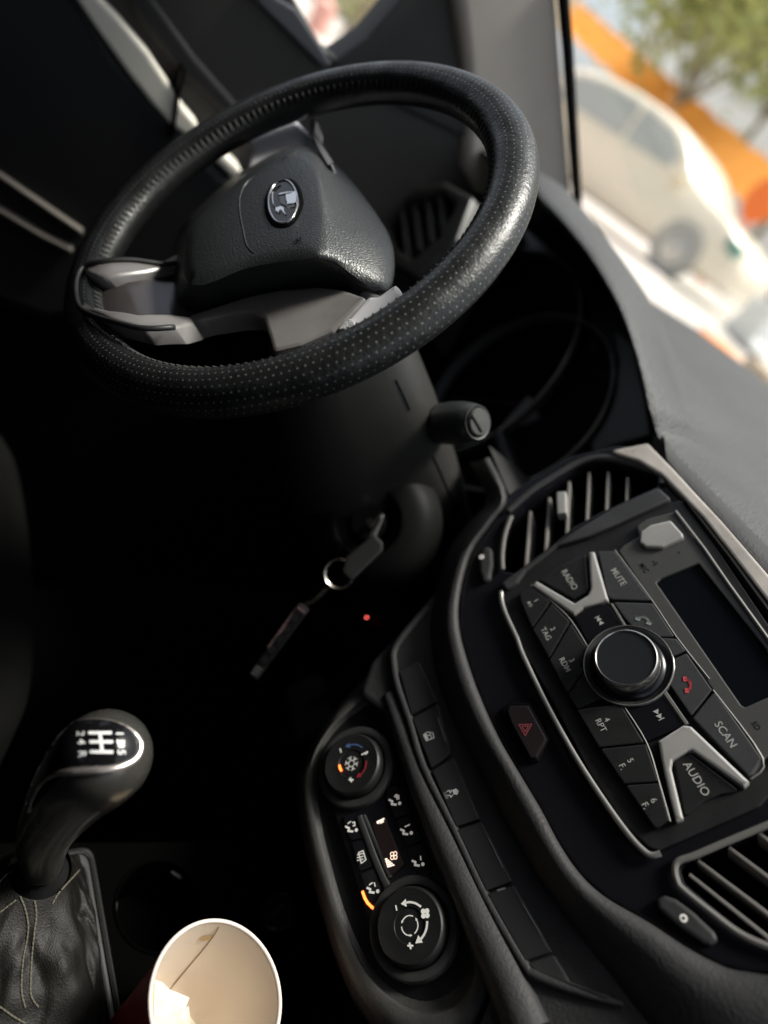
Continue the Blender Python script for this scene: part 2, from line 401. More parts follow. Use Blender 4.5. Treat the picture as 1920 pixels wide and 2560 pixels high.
p = azp(73.5, 9, .4); mb = MB(); mb.lathe(p, (0,0,1), [(.0,0),(.12,0),(.10,.5),(.12,.75),(0,.8)], 20); tag(mb.build('planter', mat('pink_pot', (.75,.40,.33), .7)), 'pinkish pot standing outside the driver side window', 'pot')
# orange and grey barriers down by the windscreen base
def barrier(px, dist, label, m, hx=.5):
    d = ray(*PP(px)[0]); d = d/ math.hypot(d.x, d.y); q = CAM+d*dist; g = ground_z(q.x-CAM.x, q.y-CAM.y)
    R = Matrix.Rotation(math.radians(-30), 3, 'Z'); mb = MB(); hh = max((q.z-g)/2+.1, .1)
    mb.prism(Frame((q.x, q.y, g), R@V3((1,0,0)), (0,0,1)), fillet([(-hx,0),(hx,0),(hx*.8,.12),(hx*.6,hh*2),(-hx*.6,hh*2),(-hx*.8,.12)], .04), -.12, .12, .02, bot=True)
    tag(mb.build('road_barrier', m), label, 'barrier', 'road barriers beyond the bonnet')
barrier((1515,790), 6.0, 'orange road barrier seen low over the dashboard edge', M_or, .42)
barrier((1620,860), 5.2, 'pale tan road barrier nearest the windscreen base', mat('tan_barrier', (.45,.36,.27), .8), .35)
barrier((1640,700), 8.5, 'grey road barrier beyond the orange one', M_wallg, .5)

# ================================================================== CAR SHELL
body = thing('car_cabin', (0, 0, .25), 'dark car cabin shell enclosing the wheel, dashboard and seats', 'car cabin')
M_head = mat('headliner', (.10,.10,.10), .9); M_out = mat('paint_dark', (.05,.05,.055), .4)
def slab(pts, th, name, m, parent, nrm=None):
    n = (V3(pts[1])-V3(pts[0])).cross(V3(pts[2])-V3(pts[0])).normalized()
    mb = MB(); a = [V3(p) for p in pts]; b = [p+n*th for p in a]; mb.loft([a, b], True, True, True); return mb.build(name, m, parent, smooth=False)
slab([(-.74,-.20,1.50),(.76,-.20,1.50),(.76,-2.3,1.52),(-.74,-2.3,1.52)], .03, 'roof', M_head, body)
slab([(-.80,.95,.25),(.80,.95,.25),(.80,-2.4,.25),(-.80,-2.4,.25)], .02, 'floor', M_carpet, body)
slab([(-.80,-2.3,.25),(.80,-2.3,.25),(.80,-2.3,1.42),(-.80,-2.3,1.42)], .03, 'rear_panel', M_doord, body)  # raised across the rear window to lessen light from behind
slab([(-.77,.60,.25),(.79,.60,.25),(.79,.60,1.09),(-.77,.60,1.09)], .03, 'firewall', M_dark, body)
slab([(.77,.7,.25),(.77,-2.3,.25),(.77,-2.3,1.12),(.77,.7,1.12)], .04, 'side_panel', M_doord, body)
slab([(.74,-.62,1.1),(.74,-.75,1.1),(.74,-.75,1.52),(.74,-.62,1.52)], .04, 'door_post', M_doord, body)
slab([(-.75,-.62,1.1),(-.75,-.75,1.1),(-.73,-.75,1.52),(-.73,-.62,1.52)], .04, 'door_post', M_doord, body)
slab([(-.75,-.62,.25),(-.75,-2.3,.25),(-.75,-2.3,1.50),(-.75,-.70,1.50)], .04, 'side_panel', M_doord, body)  # carried up solid over the rear window to cut the fill light
slab([(.70,.62,1.12),(.76,.58,1.12),(.76,-.05,1.52),(.70,-.02,1.52)], .05, 'windscreen_pillar', M_doord, body)
slab([(.77,-.75,1.1),(.77,-2.3,1.1),(.76,-2.3,1.5),(.76,-.75,1.5)], .03, 'rear_light_block', M_doord, body)  # unseen slab added in the rear window opening to block fill light
# bonnet outside
slab([(-.72,.66,1.06),(-.70,1.5,.98),(.70,1.5,.98),(.72,.66,1.06)], .02, 'bonnet', M_out, body)
# windscreen glass
gm = bpy.data.materials.new('windscreen_glass'); gm.use_nodes = True; nt = gm.node_tree; nt.nodes.clear()
o_ = nt.nodes.new('ShaderNodeOutputMaterial'); tr = nt.nodes.new('ShaderNodeBsdfTransparent'); tr.inputs[0].default_value = (.93,.96,.94,1)
gl = nt.nodes.new('ShaderNodeBsdfGlossy'); gl.inputs['Roughness'].default_value = .02; mx = nt.nodes.new('ShaderNodeMixShader'); mx.inputs[0].default_value = .035
nt.links.new(tr.outputs[0], mx.inputs[1]); nt.links.new(gl.outputs[0], mx.inputs[2]); nt.links.new(mx.outputs[0], o_.inputs[0])
rows = []
for j in range(7):
    t_ = j/6; rows.append([(-.69+1.38*i/12+0, 0.66-.89*t_+.05*(1-((i-6)/6)**2), 1.11+.40*t_) for i in range(13)])
mb = MB(); mb.loft(rows); g = mb.build('windscreen', gm, body)

# ================================================================== DRIVER DOOR, PILLAR
XD = -.72
DF = Frame((XD, 0, 1.1), (0,1,0), (0,0,1))     # normal +x, into the cabin
door = thing('driver_door', (XD, -.1, .3), 'dark driver door with a cream strip, beyond the steering wheel', 'car door')
def DX(*pts, h=0): return DF.px(PP(*pts), h)
belt = DX((560,-140), (637,0), (700,108), (724,122))
# lower door skin from floor up to the belt line
sk_ = [(-.62,-.8), (.50,-.8), (.50,.0), (.22,.03), DX((1000,300))[0], DX((930,215))[0], DX((800,160))[0], belt[3], belt[2], belt[1], belt[0], (-.62, belt[0][1]+.02)]
mb = MB(); mb.prism(DF, sk_, -.06, 0, .004, bot=True); mb.build('door_panel', M_door, door)
mb = MB(); mb.prism(DF, [(-.62,-.80),(.49,-.80),(.49,-.24),(-.62,-.24)], 0, .012, .004); mb.build('lower_dark_sheet', M_dark, door)  # near-black sheet added to paint the footwell gloom on the lower door
# upper frame: sail (mirror) panel in black
sail = DX((690,112), (724,124), (792,77), (862,-5), (905,-90), (1010,-90), (1010,300), (800,200))
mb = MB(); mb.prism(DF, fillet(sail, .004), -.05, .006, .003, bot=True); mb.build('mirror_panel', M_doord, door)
# black inner belt band and armrest relief: darker polygon band left of the grey panel
def dpoly(pts, h0, h1, b, name, m, fil=.006, sm=False):
    q = DX(*pts, h=h1); q = smoothc(q, 3) if sm else fillet(q, fil)
    mb = MB(); mb.prism(DF, q, h0, h1, b); return mb.build(name, m, door)
dpoly([(540,-40),(640,20),(720,140),(700,150),(640,90),(530,-20)], 0, .008, .003, 'belt_trim', mat('belt_blue', (.06,.065,.075), .4))
dpoly([(245,-60),(290,-60),(420,120),(520,235),(500,260),(380,150),(290,30)], 0, .012, .005, 'door_moulding', M_doord)
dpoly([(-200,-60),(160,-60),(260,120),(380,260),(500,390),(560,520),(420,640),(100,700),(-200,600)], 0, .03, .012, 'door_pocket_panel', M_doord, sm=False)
dpoly([(140,-30),(195,-30),(217,0),(260,45),(320,115),(370,190),(400,238),(432,275),(408,298),(370,272),(325,222),(280,165),(225,88),(198,50),(165,0)], 0.0, .036, .004, 'cream_strip', M_ivory)  # pale cream strip on the door
dpoly([(424,290),(448,300),(526,372),(505,388),(414,300)], 0.0, .036, .004, 'cream_strip', M_ivory)
dpoly([(-30,362),(0,378),(90,440),(181,502),(178,512),(90,452),(0,392),(-30,372)], .0, .042, .003, 'accent_strip', M_taupe)
dpoly([(-30,435),(0,452),(90,506),(158,541),(155,549),(85,516),(0,466),(-30,447)], .0, .042, .003, 'accent_strip', M_taupe)
dpoly([(396,148),(403,150),(388,215),(377,300),(372,298),(380,215)], .0, .040, .001, 'door_dark_line', M_dark)  # thin dark line running down across the cream strip
# pillar
pil = [(984,-60), (986,0), (1004,145), (1010,260), (1000,360), (1030,425), (1140,435), (1175,425), (1241,440), (1237,400), (1214,100), (1204,-60)]
PF = Frame((-.70, 0, 1.1), (-.12,1,0), (0,0,1))
t = thing('pillar_trim', hit(PP((1110,440))[0], PF.o, PF.n), 'pale grey windscreen pillar lining with a black rubber edge', 'pillar trim')
q = PF.px(PP(*pil))
mb = MB(); mb.prism(PF, q, -.03, 0, .012, bot=True); mb.build('lining', M_pillar, t, angle=60)
e = [PF.w(*PF.uv(p), .004) for p in PP((1206,-60),(1209,0),(1218,100),(1228,250),(1238,400),(1242,480))]
mb = MB(); mb.tube([p+PF.u*.004 for p in e], .0075, 8); mb.build('rubber_seal', M_dark, t)
# seat cushion
SF = Frame((0, 0, .62), (1,0,0), (0,1,0))
q = smoothc(SF.px(PP((-500,900),(-60,905),(30,960),(68,1100),(84,1300),(80,1440),(52,1540),(0,1600),(-120,1690),(-500,1700))), 4)
mb = MB(); mb.prism(SF, q, -.16, 0, .02, bot=True)
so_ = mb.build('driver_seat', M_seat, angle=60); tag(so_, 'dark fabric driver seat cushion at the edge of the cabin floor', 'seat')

# ================================================================== DASHBOARD
S = Frame((0,0,1.0), (1,0,0), (0,.57358,.81915))
dash = thing('dashboard', (0, .1, .75), 'black car dashboard with a light-catching grained top and hooded instruments', 'dashboard')
def pad_z(x, y):
    return 1.098 + .045*min(max((y-.07)/.45, 0), 1) + .004*math.sin(x*9)
# instrument hood
lipP = B2((640,60),(700,130),(790,240),(880,330),(1000,470),(1100,600),(1200,760),(1290,930),(1360,1110),(1430,1350),(1480,1600),(1505,1745))
silP = PP((1095,330),(1130,360),(1174,397),(1205,404),(1233,425),(1263,451),(1302,493),(1342,548),(1382,608),(1412,665),(1446,780),(1462,870))
lip = [onax(p, 'y', .085) for p in lipP]; sil = [onax(p, 'y', .19+.02*math.sin(i/11*3.14)) for i, p in enumerate(silP)]
left = []
def mirror_pts(ps, xc): return [V3((2*xc-p.x, p.y, p.z)) for p in ps[::-1]]
xc = lip[0].x
frontP = [onax(p, 'y', .095) for p in PP((1425,935),(1440,960),(1470,997),(1515,1040),(1559,1085),(1610,1135),(1659,1186),(1750,1275),(1900,1420))]
def front_at(x):
    for a, b in zip(frontP, frontP[1:]):
        if a.x <= x <= b.x: k = (x-a.x)/(b.x-a.x); return a.y+(b.y-a.y)*k, a.z+(b.z-a.z)*k
    return (frontP[0].y, frontP[0].z) if x < frontP[0].x else (frontP[-1].y, frontP[-1].z)
def interp(tab, x):
    if x <= tab[0][0]: return tab[0][1]
    for (a, za), (b, zb) in zip(tab, tab[1:]):
        if a <= x <= b: return za+(zb-za)*(x-a)/max(b-a, 1e-9)
    return tab[-1][1]
fx0 = frontP[0].x
lt = sorted([(p.x, p.z) for p in lip if p.x < fx0-.002]+[(p.x, p.z) for p in frontP])
st_ = sorted([(p.x, p.z) for p in sil]); st_ = [(x, max(z, pad_z(x, .19))) for x, z in st_]+[(fx0+.03, pad_z(fx0+.03, .19)), (.8, pad_z(.8, .19))]
lt = [(x, z) for x, z in smoothc(lt, 3, False)]; st_ = [(x, z) for x, z in smoothc(st_, 3, False)]
def gsm(tab, sg=.018):
    xs_ = [-.75+.005*i for i in range(302)]; zs_ = [interp(tab, x) for x in xs_]; out = []
    for x in xs_:
        if x < tab[0][0]-.05: continue
        w_ = [math.exp(-((x-a)/sg)**2/2) for a in xs_]; s_ = sum(w_); out.append((x, sum(p*q for p, q in zip(w_, zs_))/s_))
    return out
st_ = gsm(st_)
def top_y0(x): return .085+.010*min(max((x-fx0+.02)/.02, 0), 1)
def top_z(x, y):
    xm = x if x > xc else 2*xc-x
    zl = interp(lt, xm) if x > xc or xm < fx0 else pad_z(x, .09); zs = interp(st_, xm)
    if x < xc and xm >= fx0: zs = pad_z(x, .19)
    y0 = top_y0(x)
    if y <= .19: k = (y-y0)/(.19-y0); return zl+(zs-zl)*k+.010*math.sin(math.pi*k)*(1 if zl > 1.112 else .35)
    pz = pad_z(x, y); k = min((y-.19)/.15, 1); k = k*k*(3-2*k); return zs+(pz-zs)*k if zs > pz else zs+(pz-zs)*k
rows = []
ysteps = [0,.004,.012,.025,.045,.07,.09,.105,.125,.15,.18,.21,.24,.27,.32,.38,.45,.53,.61]
xs = [-.74+1.48*i/220 for i in range(221)]
for s_ in ysteps:
    rows.append([(x, top_y0(x)+s_, top_z(x, top_y0(x)+s_)-(.0025 if s_ == 0 else 0)) for x in xs])
low_ = [(x, y+.002, z-(.012 if x > fx0 or x < 2*xc-fx0 else .0035)) for x, y, z in rows[0]]
mb = MB(); mb.loft([low_]+rows); mb.build('top_pad', M_pad, dash, angle=60)
lipA = [V3(p) for p in rows[0] if 2*xc-fx0 <= p[0] <= fx0]
lip_in = [p+V3((0,.004,-.004)) for p in lipA]
cav = [V3((xc+(p.x-xc)*.88, .20, 1.05+(p.z-1.05)*.80)) for p in lipA]
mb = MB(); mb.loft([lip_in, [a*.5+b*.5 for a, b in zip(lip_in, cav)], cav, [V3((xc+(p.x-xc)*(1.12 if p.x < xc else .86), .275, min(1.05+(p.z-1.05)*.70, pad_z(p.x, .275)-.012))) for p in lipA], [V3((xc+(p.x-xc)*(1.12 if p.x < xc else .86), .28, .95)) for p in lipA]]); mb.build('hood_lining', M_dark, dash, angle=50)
# left end of the dash below the top, with the driver side vent
mb = MB(); mb.loft([[V3((x, .12, 1.085)) for x in (-.74,-.66,-.60,-.56)], [V3((x, .11, 1.05)) for x in (-.74,-.66,-.60,-.56)], [V3((x, .12, .96)) for x in (-.74,-.66,-.60,-.56)]]); mb.build('dash_end', M_plasg, dash)
M_finv = mat('side_vent_fin', (.07,.068,.064), .4)
VF = Frame((0,.02,1.05), (1,0,0), (0,.25,1))
sv = thing('air_vent', VF.w(*VF.uv(PP((890,480))[0])), 'dark driver side air vent glimpsed through the steering wheel, at the foot of the pillar', 'air vent')
mb = MB(); mb.prism(VF, fillet(VF.px(PP((790,455),(860,415),(960,392),(1020,425),(985,520),(900,600),(830,560))), .008), -.03, 0, .004, holes=[fillet(VF.px(PP((825,462),(880,432),(955,412),(985,440),(950,510),(890,560),(845,530))), .005)]); mb.build('housing', mat('vent_housing', (.035,.034,.032), .45), sv)
mb = MB(); mb.prism(VF, VF.px(PP((815,455),(955,400),(1000,440),(950,530),(890,575),(835,540))), -.045, -.03); mb.build('duct', M_dark, sv)
for k in range(4):
    a_, b_ = VF.px(PP((858+28*k, 440-8*k), (872+26*k, 545-14*k))); mb = MB(); mb.prism(VF, stroke([a_, b_], .0035)[0], -.028, -.006, .0008); mb.build('fin', M_finv, sv)
slab([(.22,.10,.62),(.74,.10,.62),(.74,.10,1.06),(.22,.10,1.06)], -.05, 'glove_box', M_soft, dash)
ro = A6((1090,105),(1120,140),(1180,212),(1290,330),(1400,450),(1530,600),(1659,748),(1820,935),(2050,1200))
r0_ = [V3(p)+V3((0,.006,-.0005)) for p in frontP]; r9_ = [hit(p, V3((0,0,1))+V3((0,-.819,.5736))*.003, V3((0,-.819,.5736))) for p in ro]
rows = [r0_] + [[a.lerp(b, k)+V3((0,-.005,.004))*math.sin(math.pi*k) for a, b in zip(r0_, r9_)] for k in (.12,.3,.5,.7,.88)] + [r9_, [p+V3((0,.01,-.01)) for p in r9_]]
rows = [smoothc([tuple(p) for p in r], 4, False) for r in rows]
mb = MB(); mb.loft(rows); mb.build('pad_roll', M_soft, dash, angle=80)
# raised far section of the pad: the second tier seen at the right edge of the picture
tier = PP((1440,668),(1500,735),(1580,810),(1659,884),(1900,1110))
tp = None
'''[onax(p, 'y', .57) for p in tier]; tb = [V3((p.x, .70, p.z-.02)) for p in tp]; tf = [V3((p.x+.05, .42, pad_z(p.x,.42)-.003)) for p in tp]
mb = MB(); mb.loft([tf, [a*.4+b*.6+V3((0,0,.004)) for a, b in zip(tf, tp)], tp, tb]); mb.build('pad_ridge', M_pad, dash, angle=60)'''
# dark mass of the dash behind the visible fascias
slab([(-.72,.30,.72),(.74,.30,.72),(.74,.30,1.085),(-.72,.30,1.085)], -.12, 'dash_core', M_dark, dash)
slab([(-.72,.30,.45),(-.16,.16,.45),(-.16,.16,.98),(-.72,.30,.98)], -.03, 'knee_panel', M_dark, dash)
# instrument cluster
CF = Frame((xc+.02, .205, 1.05), (1,0,.0), (0,.35,.93))
cl = [CF.uv(((PCX,PCY))) ] if False else None
mb = MB(); mb.prism(CF, fillet([(-.21,-.13),(.25,-.13),(.25,.05),(.16,.12),(-.14,.12),(-.21,.06)], .04), -.01, 0, .002); ic = mb.build('instrument_cluster', mat('cluster_black', (.004,.004,.006), .35, spec=.2), dash)
def ring_through(a, b, c):
    ax, ay = a; bx, by = b; cx, cy = c; d = 2*(ax*(by-cy)+bx*(cy-ay)+cx*(ay-by))
    ux = ((ax*ax+ay*ay)*(by-cy)+(bx*bx+by*by)*(cy-ay)+(cx*cx+cy*cy)*(ay-by))/d
    uy = ((ax*ax+ay*ay)*(cx-bx)+(bx*bx+by*by)*(ax-cx)+(cx*cx+cy*cy)*(bx-ax))/d
    return (ux, uy), math.hypot(ax-ux, ay-uy)
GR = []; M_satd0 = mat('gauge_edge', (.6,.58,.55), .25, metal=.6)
for pts, wd in ((B2((1110,1060),(1240,1300),(1130,1690)), .0032), (B2((840,610),(980,740),(1025,1000)), .0026)):
    c, r = ring_through(*CF.px(pts, .02)); GR.append((c, r)); print('gauge', c, r)
    mb = MB(); mb.prism(CF, circ(c, r, 56), 0, .022, .0012, holes=[circ(c, r-wd, 56)]); mb.build('gauge_ring', mat('gauge_ring_black', (.12,.12,.122), .25, metal=.4), ic)
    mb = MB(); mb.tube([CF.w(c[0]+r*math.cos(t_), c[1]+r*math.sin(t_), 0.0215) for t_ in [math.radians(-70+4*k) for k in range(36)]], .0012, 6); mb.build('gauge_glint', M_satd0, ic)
    mb = MB(); mb.prism(CF, circ(c, r-wd, 48), 0, .004); mb.build('gauge_face', M_dark, ic)
    mark(CF, .0042, sum([stroke([(c[0]+(r-.018)*math.cos(a), c[1]+(r-.018)*math.sin(a)), (c[0]+(r-.010)*math.cos(a), c[1]+(r-.010)*math.sin(a))], .0012) for a in [math.radians(-40+26*k) for k in range(11)]], []), ic, mat('gauge_print', .03, .5), 'scale_marks')
    a = math.radians(215); mark(CF, .007, stroke([c, (c[0]+(r-.02)*math.cos(a), c[1]+(r-.02)*math.sin(a))], .002), ic, mat('needle_red', (.05,.008,.006), .5), 'needle')
# grey reflection-catching plate low in the cluster
q = CF.px(PP((1095,912),(1115,882),(1136,858),(1150,880),(1158,903),(1128,914)), .0)
mb = MB(); mb.prism(CF, fillet(CF.px(PP((1086,916),(1118,880),(1142,852),(1152,880),(1166,900),(1132,916)), .008), .003), .002, .008, .001); mb.build('trip_button_plate', mat('plate_grey', (.16,.155,.165), .4), ic)
# dark surround panel between hood, column and vent
q = CF.px(PP((1060,925),(1080,925),(1098,975),(1115,1005),(1090,1010),(1070,970)), .03)
mb = MB(); mb.prism(CF, fillet(q, .004), 0, .03, .004); mb.build('cluster_surround', M_plasg, dash)
q = CF.px(PP((1268,940),(1300,890),(1335,780),(1320,700),(1370,740),(1396,860),(1408,940),(1330,962),(1280,985)), .015)
mb = MB(); mb.prism(CF, fillet(q, .006), 0, .015, .003); mb.build('cluster_surround', mat('surround_brown', (.035,.033,.031), .4), dash)
# ================================================================== CENTRE STACK (fascia plane S, radio centre at its origin)
def SP(pts, h=0, sm=False, fil=0, fr=None, n=4):
    q = (fr or S).px(pts, h); q = ccw(q)
    if sm: q = smoothc(q, n)
    elif fil: q = fillet(q, fil, n)
    return q
def plate(pts, h0, h1, b, name, m, parent, fil=.002, sm=False, fr=None, holes=(), label=None, angle=35):
    fr = fr or S; mb = MB(); mb.prism(fr, SP(pts, h1, sm, fil, fr), h0, h1, b, holes=holes); return mb.build(name, m, parent, label=label, angle=angle)
Iedge = PP((1057,988),(1095,1073),(1064,1126),(1019,1191),(994,1281),(992,1356),(1014,1441),(1044,1521),(1079,1596),(1114,1657),(1169,1749),(1209,1824),(1254,1889),(1309,1939),(1404,1994),(1479,2044),(1554,2084),(1609,2099),(1720,2105),(1950,2060))
Oedge = PP((1015,1000),(1050,1078),(1010,1130),(965,1195),(938,1281),(925,1356),(937,1456),(958,1521),(990,1590),(1029,1659),(1074,1759),(1115,1830),(1154,1899),(1210,1980),(1275,2070),(1320,2130),(1379,2212),(1450,2290),(1560,2380),(1800,2480))
ventL = A6((170,735),(165,640),(182,520),(215,430),(290,360),(400,285),(500,215),(600,150),(700,118),(790,118),(900,150),(1040,195),(1050,240),(1030,262),(900,320),(700,410),(560,490),(440,590),(300,700),(240,742))
ventR = A7((925,1320),(955,1280),(1200,1180),(1429,1085),(1850,930),(1850,1840),(1600,1810),(1429,1750),(1280,1670),(1120,1545),(950,1400))
hl = SP(ventL, 0, False, .003); hr = SP(ventR, 0, False, .004)
outl = list(Iedge[1:])+PP((1950,1560),(1659,1300),(1560,1180),(1450,1040),(1395,965),(1330,962),(1230,985),(1150,1032),(1110,1058))
fas = thing('centre_fascia', S.w(0,-.05,-.02), 'gloss black centre fascia framing the audio unit, between the two air vents', 'fascia panel')
mb = MB(); mb.prism(S, fillet(SP(outl), .004), -.012, 0, .002, holes=[hl, hr]); mb.build('panel', M_gloss, fas)
plate(A6((758,60),(985,15),(1130,160),(1235,275),(1400,450),(1659,748),(1980,1120),(1980,1330),(1659,905),(1440,620),(1300,440),(1180,315),(1060,190),(930,112)), 0, .006, .0018, 'trim_strip', M_trim, fas, fil=.003)
# bolster
I2 = smoothc(Iedge, 4, False); O2 = smoothc(Oedge, 4, False); rows = []
for k, h in ((0,-.006),(0,.003),(.06,.0065),(.22,.009),(.42,.007),(.62,.001),(.80,-.005),(.93,-.0105),(1,-.02)):
    r = []
    for a, b in zip(I2, O2):
        p = (a[0]+(b[0]-a[0])*k, a[1]+(b[1]-a[1])*k); u, v = S.uv(p, h); r.append(S.w(u, v, h))
    rows.append(r)
bol = thing('padded_bolster', rows[4][40], 'soft black grained bolster sweeping round the edge of the centre fascia', 'dash trim')
mb = MB(); mb.loft(rows); mb.build('padding', M_soft, bol, angle=70)
# side gusset between column and stack
q = [S.w(*S.uv(p, h), h) for p, h in zip(PP((1057,965),(1100,1070),(1040,1140),(960,1230),(930,1310),(860,1400),(780,1480),(778,1560)), (-.0,-.0,-.02,-.03,-.04,-.05,-.06,-.07))]
q2 = [p+V3((-.02,.10,-.03)) for p in q]
mb = MB(); mb.loft([q, [p+V3((-.012,.01,-.005)) for p in q], q2]); mb.build('stack_side', M_soft, bol)
# ---------------- vents
def vent(name_lb, hole, pxl, fins, tab, framepx, silverpx, wheelpx, markp, grp='centre air vents'):
    c = S.w(*S.uv(pxl, 0), -.02)
    t = thing('air_vent', c, name_lb, 'air vent', grp)
    big = [(x, y) for x, y in inset(ccw(hole), -.0005)]
    mb = MB(); rows = [[S.w(x, y, h) for x, y in inset(ccw(hole), d)] for d, h in ((-.0004,-.001),(.0,-.012),(.002,-.045))]
    mb.loft(rows, True, False, False)
    k = len(mb.v); tri = tessellate_polygon([[V3((x, y, 0)) for x, y in inset(ccw(hole), .002)]])
    mb.v += [S.w(x, y, -.045) for x, y in inset(ccw(hole), .002)]; mb.f += [tuple(k+i for i in f) for f in tri]
    mb.build('duct', M_dark, t)
    for a, b in fins:
        a0 = V3((*S.uv(a, -.004), 0)); b0 = V3((*S.uv(b, -.004), 0)); d = (b0-a0).normalized(); nn = V3((-d.y, d.x, 0))*.0011
        mb = MB(); fr = S
        mb.prism(fr, [tuple((a0-d*.003-nn).xy), tuple((b0+d*.003-nn).xy), tuple((b0+d*.003+nn).xy), tuple((a0-d*.003+nn).xy)], -.030, -.004, .0006); mb.build('fin', M_finm, t)
    if tab:
        mb = MB(); q = SP(tab, .004, fil=.0015); mb.prism(S, q, -.006, .004, .0012); tb_ = mb.build('slider_tab', M_silver, t)
    if framepx:
        mb = MB(); mb.tube([S.w(*S.uv(p, .001), .0015) for p in smoothc(framepx, 4, False)], .0030, 8, up=S.n, flat=.8); mb.build('frame', M_plasg, t)
    mb = MB(); mb.tube([S.w(*S.uv(p, .002), .003) for p in smoothc(silverpx, 4, False)], .0021, 8, up=S.n, flat=.8); mb.build('silver_edge', M_satd, t)
    mb = MB(); q = SP(wheelpx, .006, fil=.003); mb.prism(S, q, -.004, .005, .0022); wh = mb.build('thumb_wheel', M_plasg, t)
    u, v = S.uv(markp, .0052); mark(S, .0052, [circ((u, v), .0022, 16)], wh, M_whiteglow, 'zero_mark')
    mark(S, .0055, [circ((u, v), .0009, 10)], wh, M_dark, 'zero_centre')
M_finm = mat('vent_fin', (.16,.15,.14), .38, rvar=.05)
M_satd = mat('satin_edge', (.18,.172,.16), .3, metal=.4)
F1 = [A6(a, b) for a, b in (((655,192),(640,472)), ((762,190),(750,405)), ((870,222),(864,348)), ((543,245),(528,532)), ((432,335),(410,610)), ((325,412),(300,692)))]
vent('left air vent with upright fins and a silver slider tab, between instruments and audio unit', hl, A6((600,400))[0], F1, A6((472,290),(528,285),(530,410),(476,414)),
     A6((205,400),(330,290),(470,200),(600,128),(720,100),(850,118),(960,150),(1055,190),(1062,250)), A6((172,730),(170,640),(186,530),(222,430)), A6((62,600),(85,590),(108,605),(112,690),(95,770),(60,790),(40,740),(38,660)), A6((54,655))[0])
F2 = [A7(a, b) for a, b in (((1050,1290),(1500,1630)), ((1230,1215),(1650,1530)), ((1000,1370),(1400,1690)), ((1400,1130),(1750,1400)))]
vent('right air vent with slanting fins, cut by the picture edge below the audio unit', hr, A7((1300,1450))[0], F2, None, None,
     A7((1800,905),(1429,1065),(1200,1160),(1000,1245),(915,1275),(892,1320),(905,1390),(940,1440),(1100,1570),(1260,1690),(1429,1768),(1700,1850)), A7((785,1490),(830,1465),(900,1490),(1000,1565),(1120,1680),(1142,1730),(1100,1760),(1050,1745),(900,1640),(790,1540)), A7((943,1603))[0])
plate(A6((235,745),(430,600),(600,490),(800,372),(1045,262),(1120,330),(850,455),(650,540),(480,590),(300,730),(250,800),(190,840),(160,800)), 0, .0075, .002, 'diagonal_bar', M_plasg, fas, fil=.003)
plate(PP((1540,1630),(1659,1560),(1659,1545),(1530,1610)), 0, .001, 0, 'shut_line', M_dark, fas) if False else None
# ---------------- hazard switch
hz = plate(A4((818,195),(870,150),(1002,155),(1142,405),(1064,562),(1008,568),(955,520),(812,230)), 0, .0028, .0012, 'switch_bezel', M_dark, fas)
hzt = thing('hazard_switch', S.w(*S.uv(A4((980,350))[0]), 0), 'hazard warning switch with a dim red triangle, beside the audio unit', 'switch')
hb = plate(A4((870,175),(995,175),(1122,405),(1050,535),(1010,540),(880,300),(850,215)), .0028, .006, .001, 'button', mat('hazard_button', (.012,.009,.010), .3), hzt)
a_, b_, c_ = S.px(A4((932,308),(1022,305),(975,384)), .0062)
M_rdim = mat('print_red_dim', (.20,.04,.05), .5)
def lerp2(a, b, k): return (a[0]+(b[0]-a[0])*k, a[1]+(b[1]-a[1])*k)
cc = ((a_[0]+b_[0]+c_[0])/3, (a_[1]+b_[1]+c_[1])/3)
mark(S, .0061, stroke([a_, b_, c_], .0006, True)+stroke([lerp2(p, cc, .48) for p in (a_, b_, c_)], .0006, True), hb, M_rdim, 'warning_triangle')
# ---------------- audio unit
au = thing('audio_unit', S.w(0,0,0), 'black and silver car audio unit with a big round dial, in the centre fascia', 'car radio')
plate(A6((158,850),(330,712),(480,610),(640,565),(840,475),(1120,345),(1190,335),(1659,1030),(1980,1500))+A7((1850,700),(1560,800),(1429,905),(1380,960),(800,1215),(745,1200),(600,1060),(400,760),(200,380),(0,20)), 0, .004, .001, 'housing', M_plas, au, fil=.006)
disp = A6((1032,797),(1060,775),(1268,690),(1659,1185),(1900,1500))+A7((1560,270),(1298,386),(1275,375))
dh = SP(disp, .008, fil=.0015)
mb = MB(); mb.prism(S, SP(A6((820,622),(850,590),(935,540),(925,480),(985,440),(1130,402),(1180,430),(1420,790),(1659,1120),(1980,1570))+A7((1700,600),(1560,700),(1440,660),(1404,690),(1330,800),(1110,290),(950,50),(905,0)), .008, fil=.002), .004, .008, .001, holes=[dh]); fp = mb.build('faceplate', M_face, au)
mb = MB(); mb.prism(S, SP(disp, .0055, fil=.0015), .004, .0055); mb.build('display', M_disp, au)
def button(pts, lab=None, h=.0085, m=None, name='button', fil=.0012):
    c = V3((sum(p[0] for p in pts)/len(pts), sum(p[1] for p in pts)/len(pts), 0))
    o = plate(pts, .003, h, .0008, name, m or M_btn, au, fil=fil)
    for s, p, sz, mm in (lab or []): write(S, p, h, s, sz*.93, o, mm, name='lettering')
    return o
button(A6((375,782),(500,700),(636,640),(650,830),(636,856),(572,890),(532,868)), [('RADIO', A6((545,783))[0], .0075, M_dim)], h=.007)
button(A6((706,624),(798,620),(1006,900),(786,893),(758,876)), [('MUTE', A6((820,768))[0], .0075, M_dim)], m=M_btng)
ph = button(A6((790,907),(1013,914),(1136,1103),(1062,1103),(1000,1082),(900,1048),(856,1000)), m=M_btng)
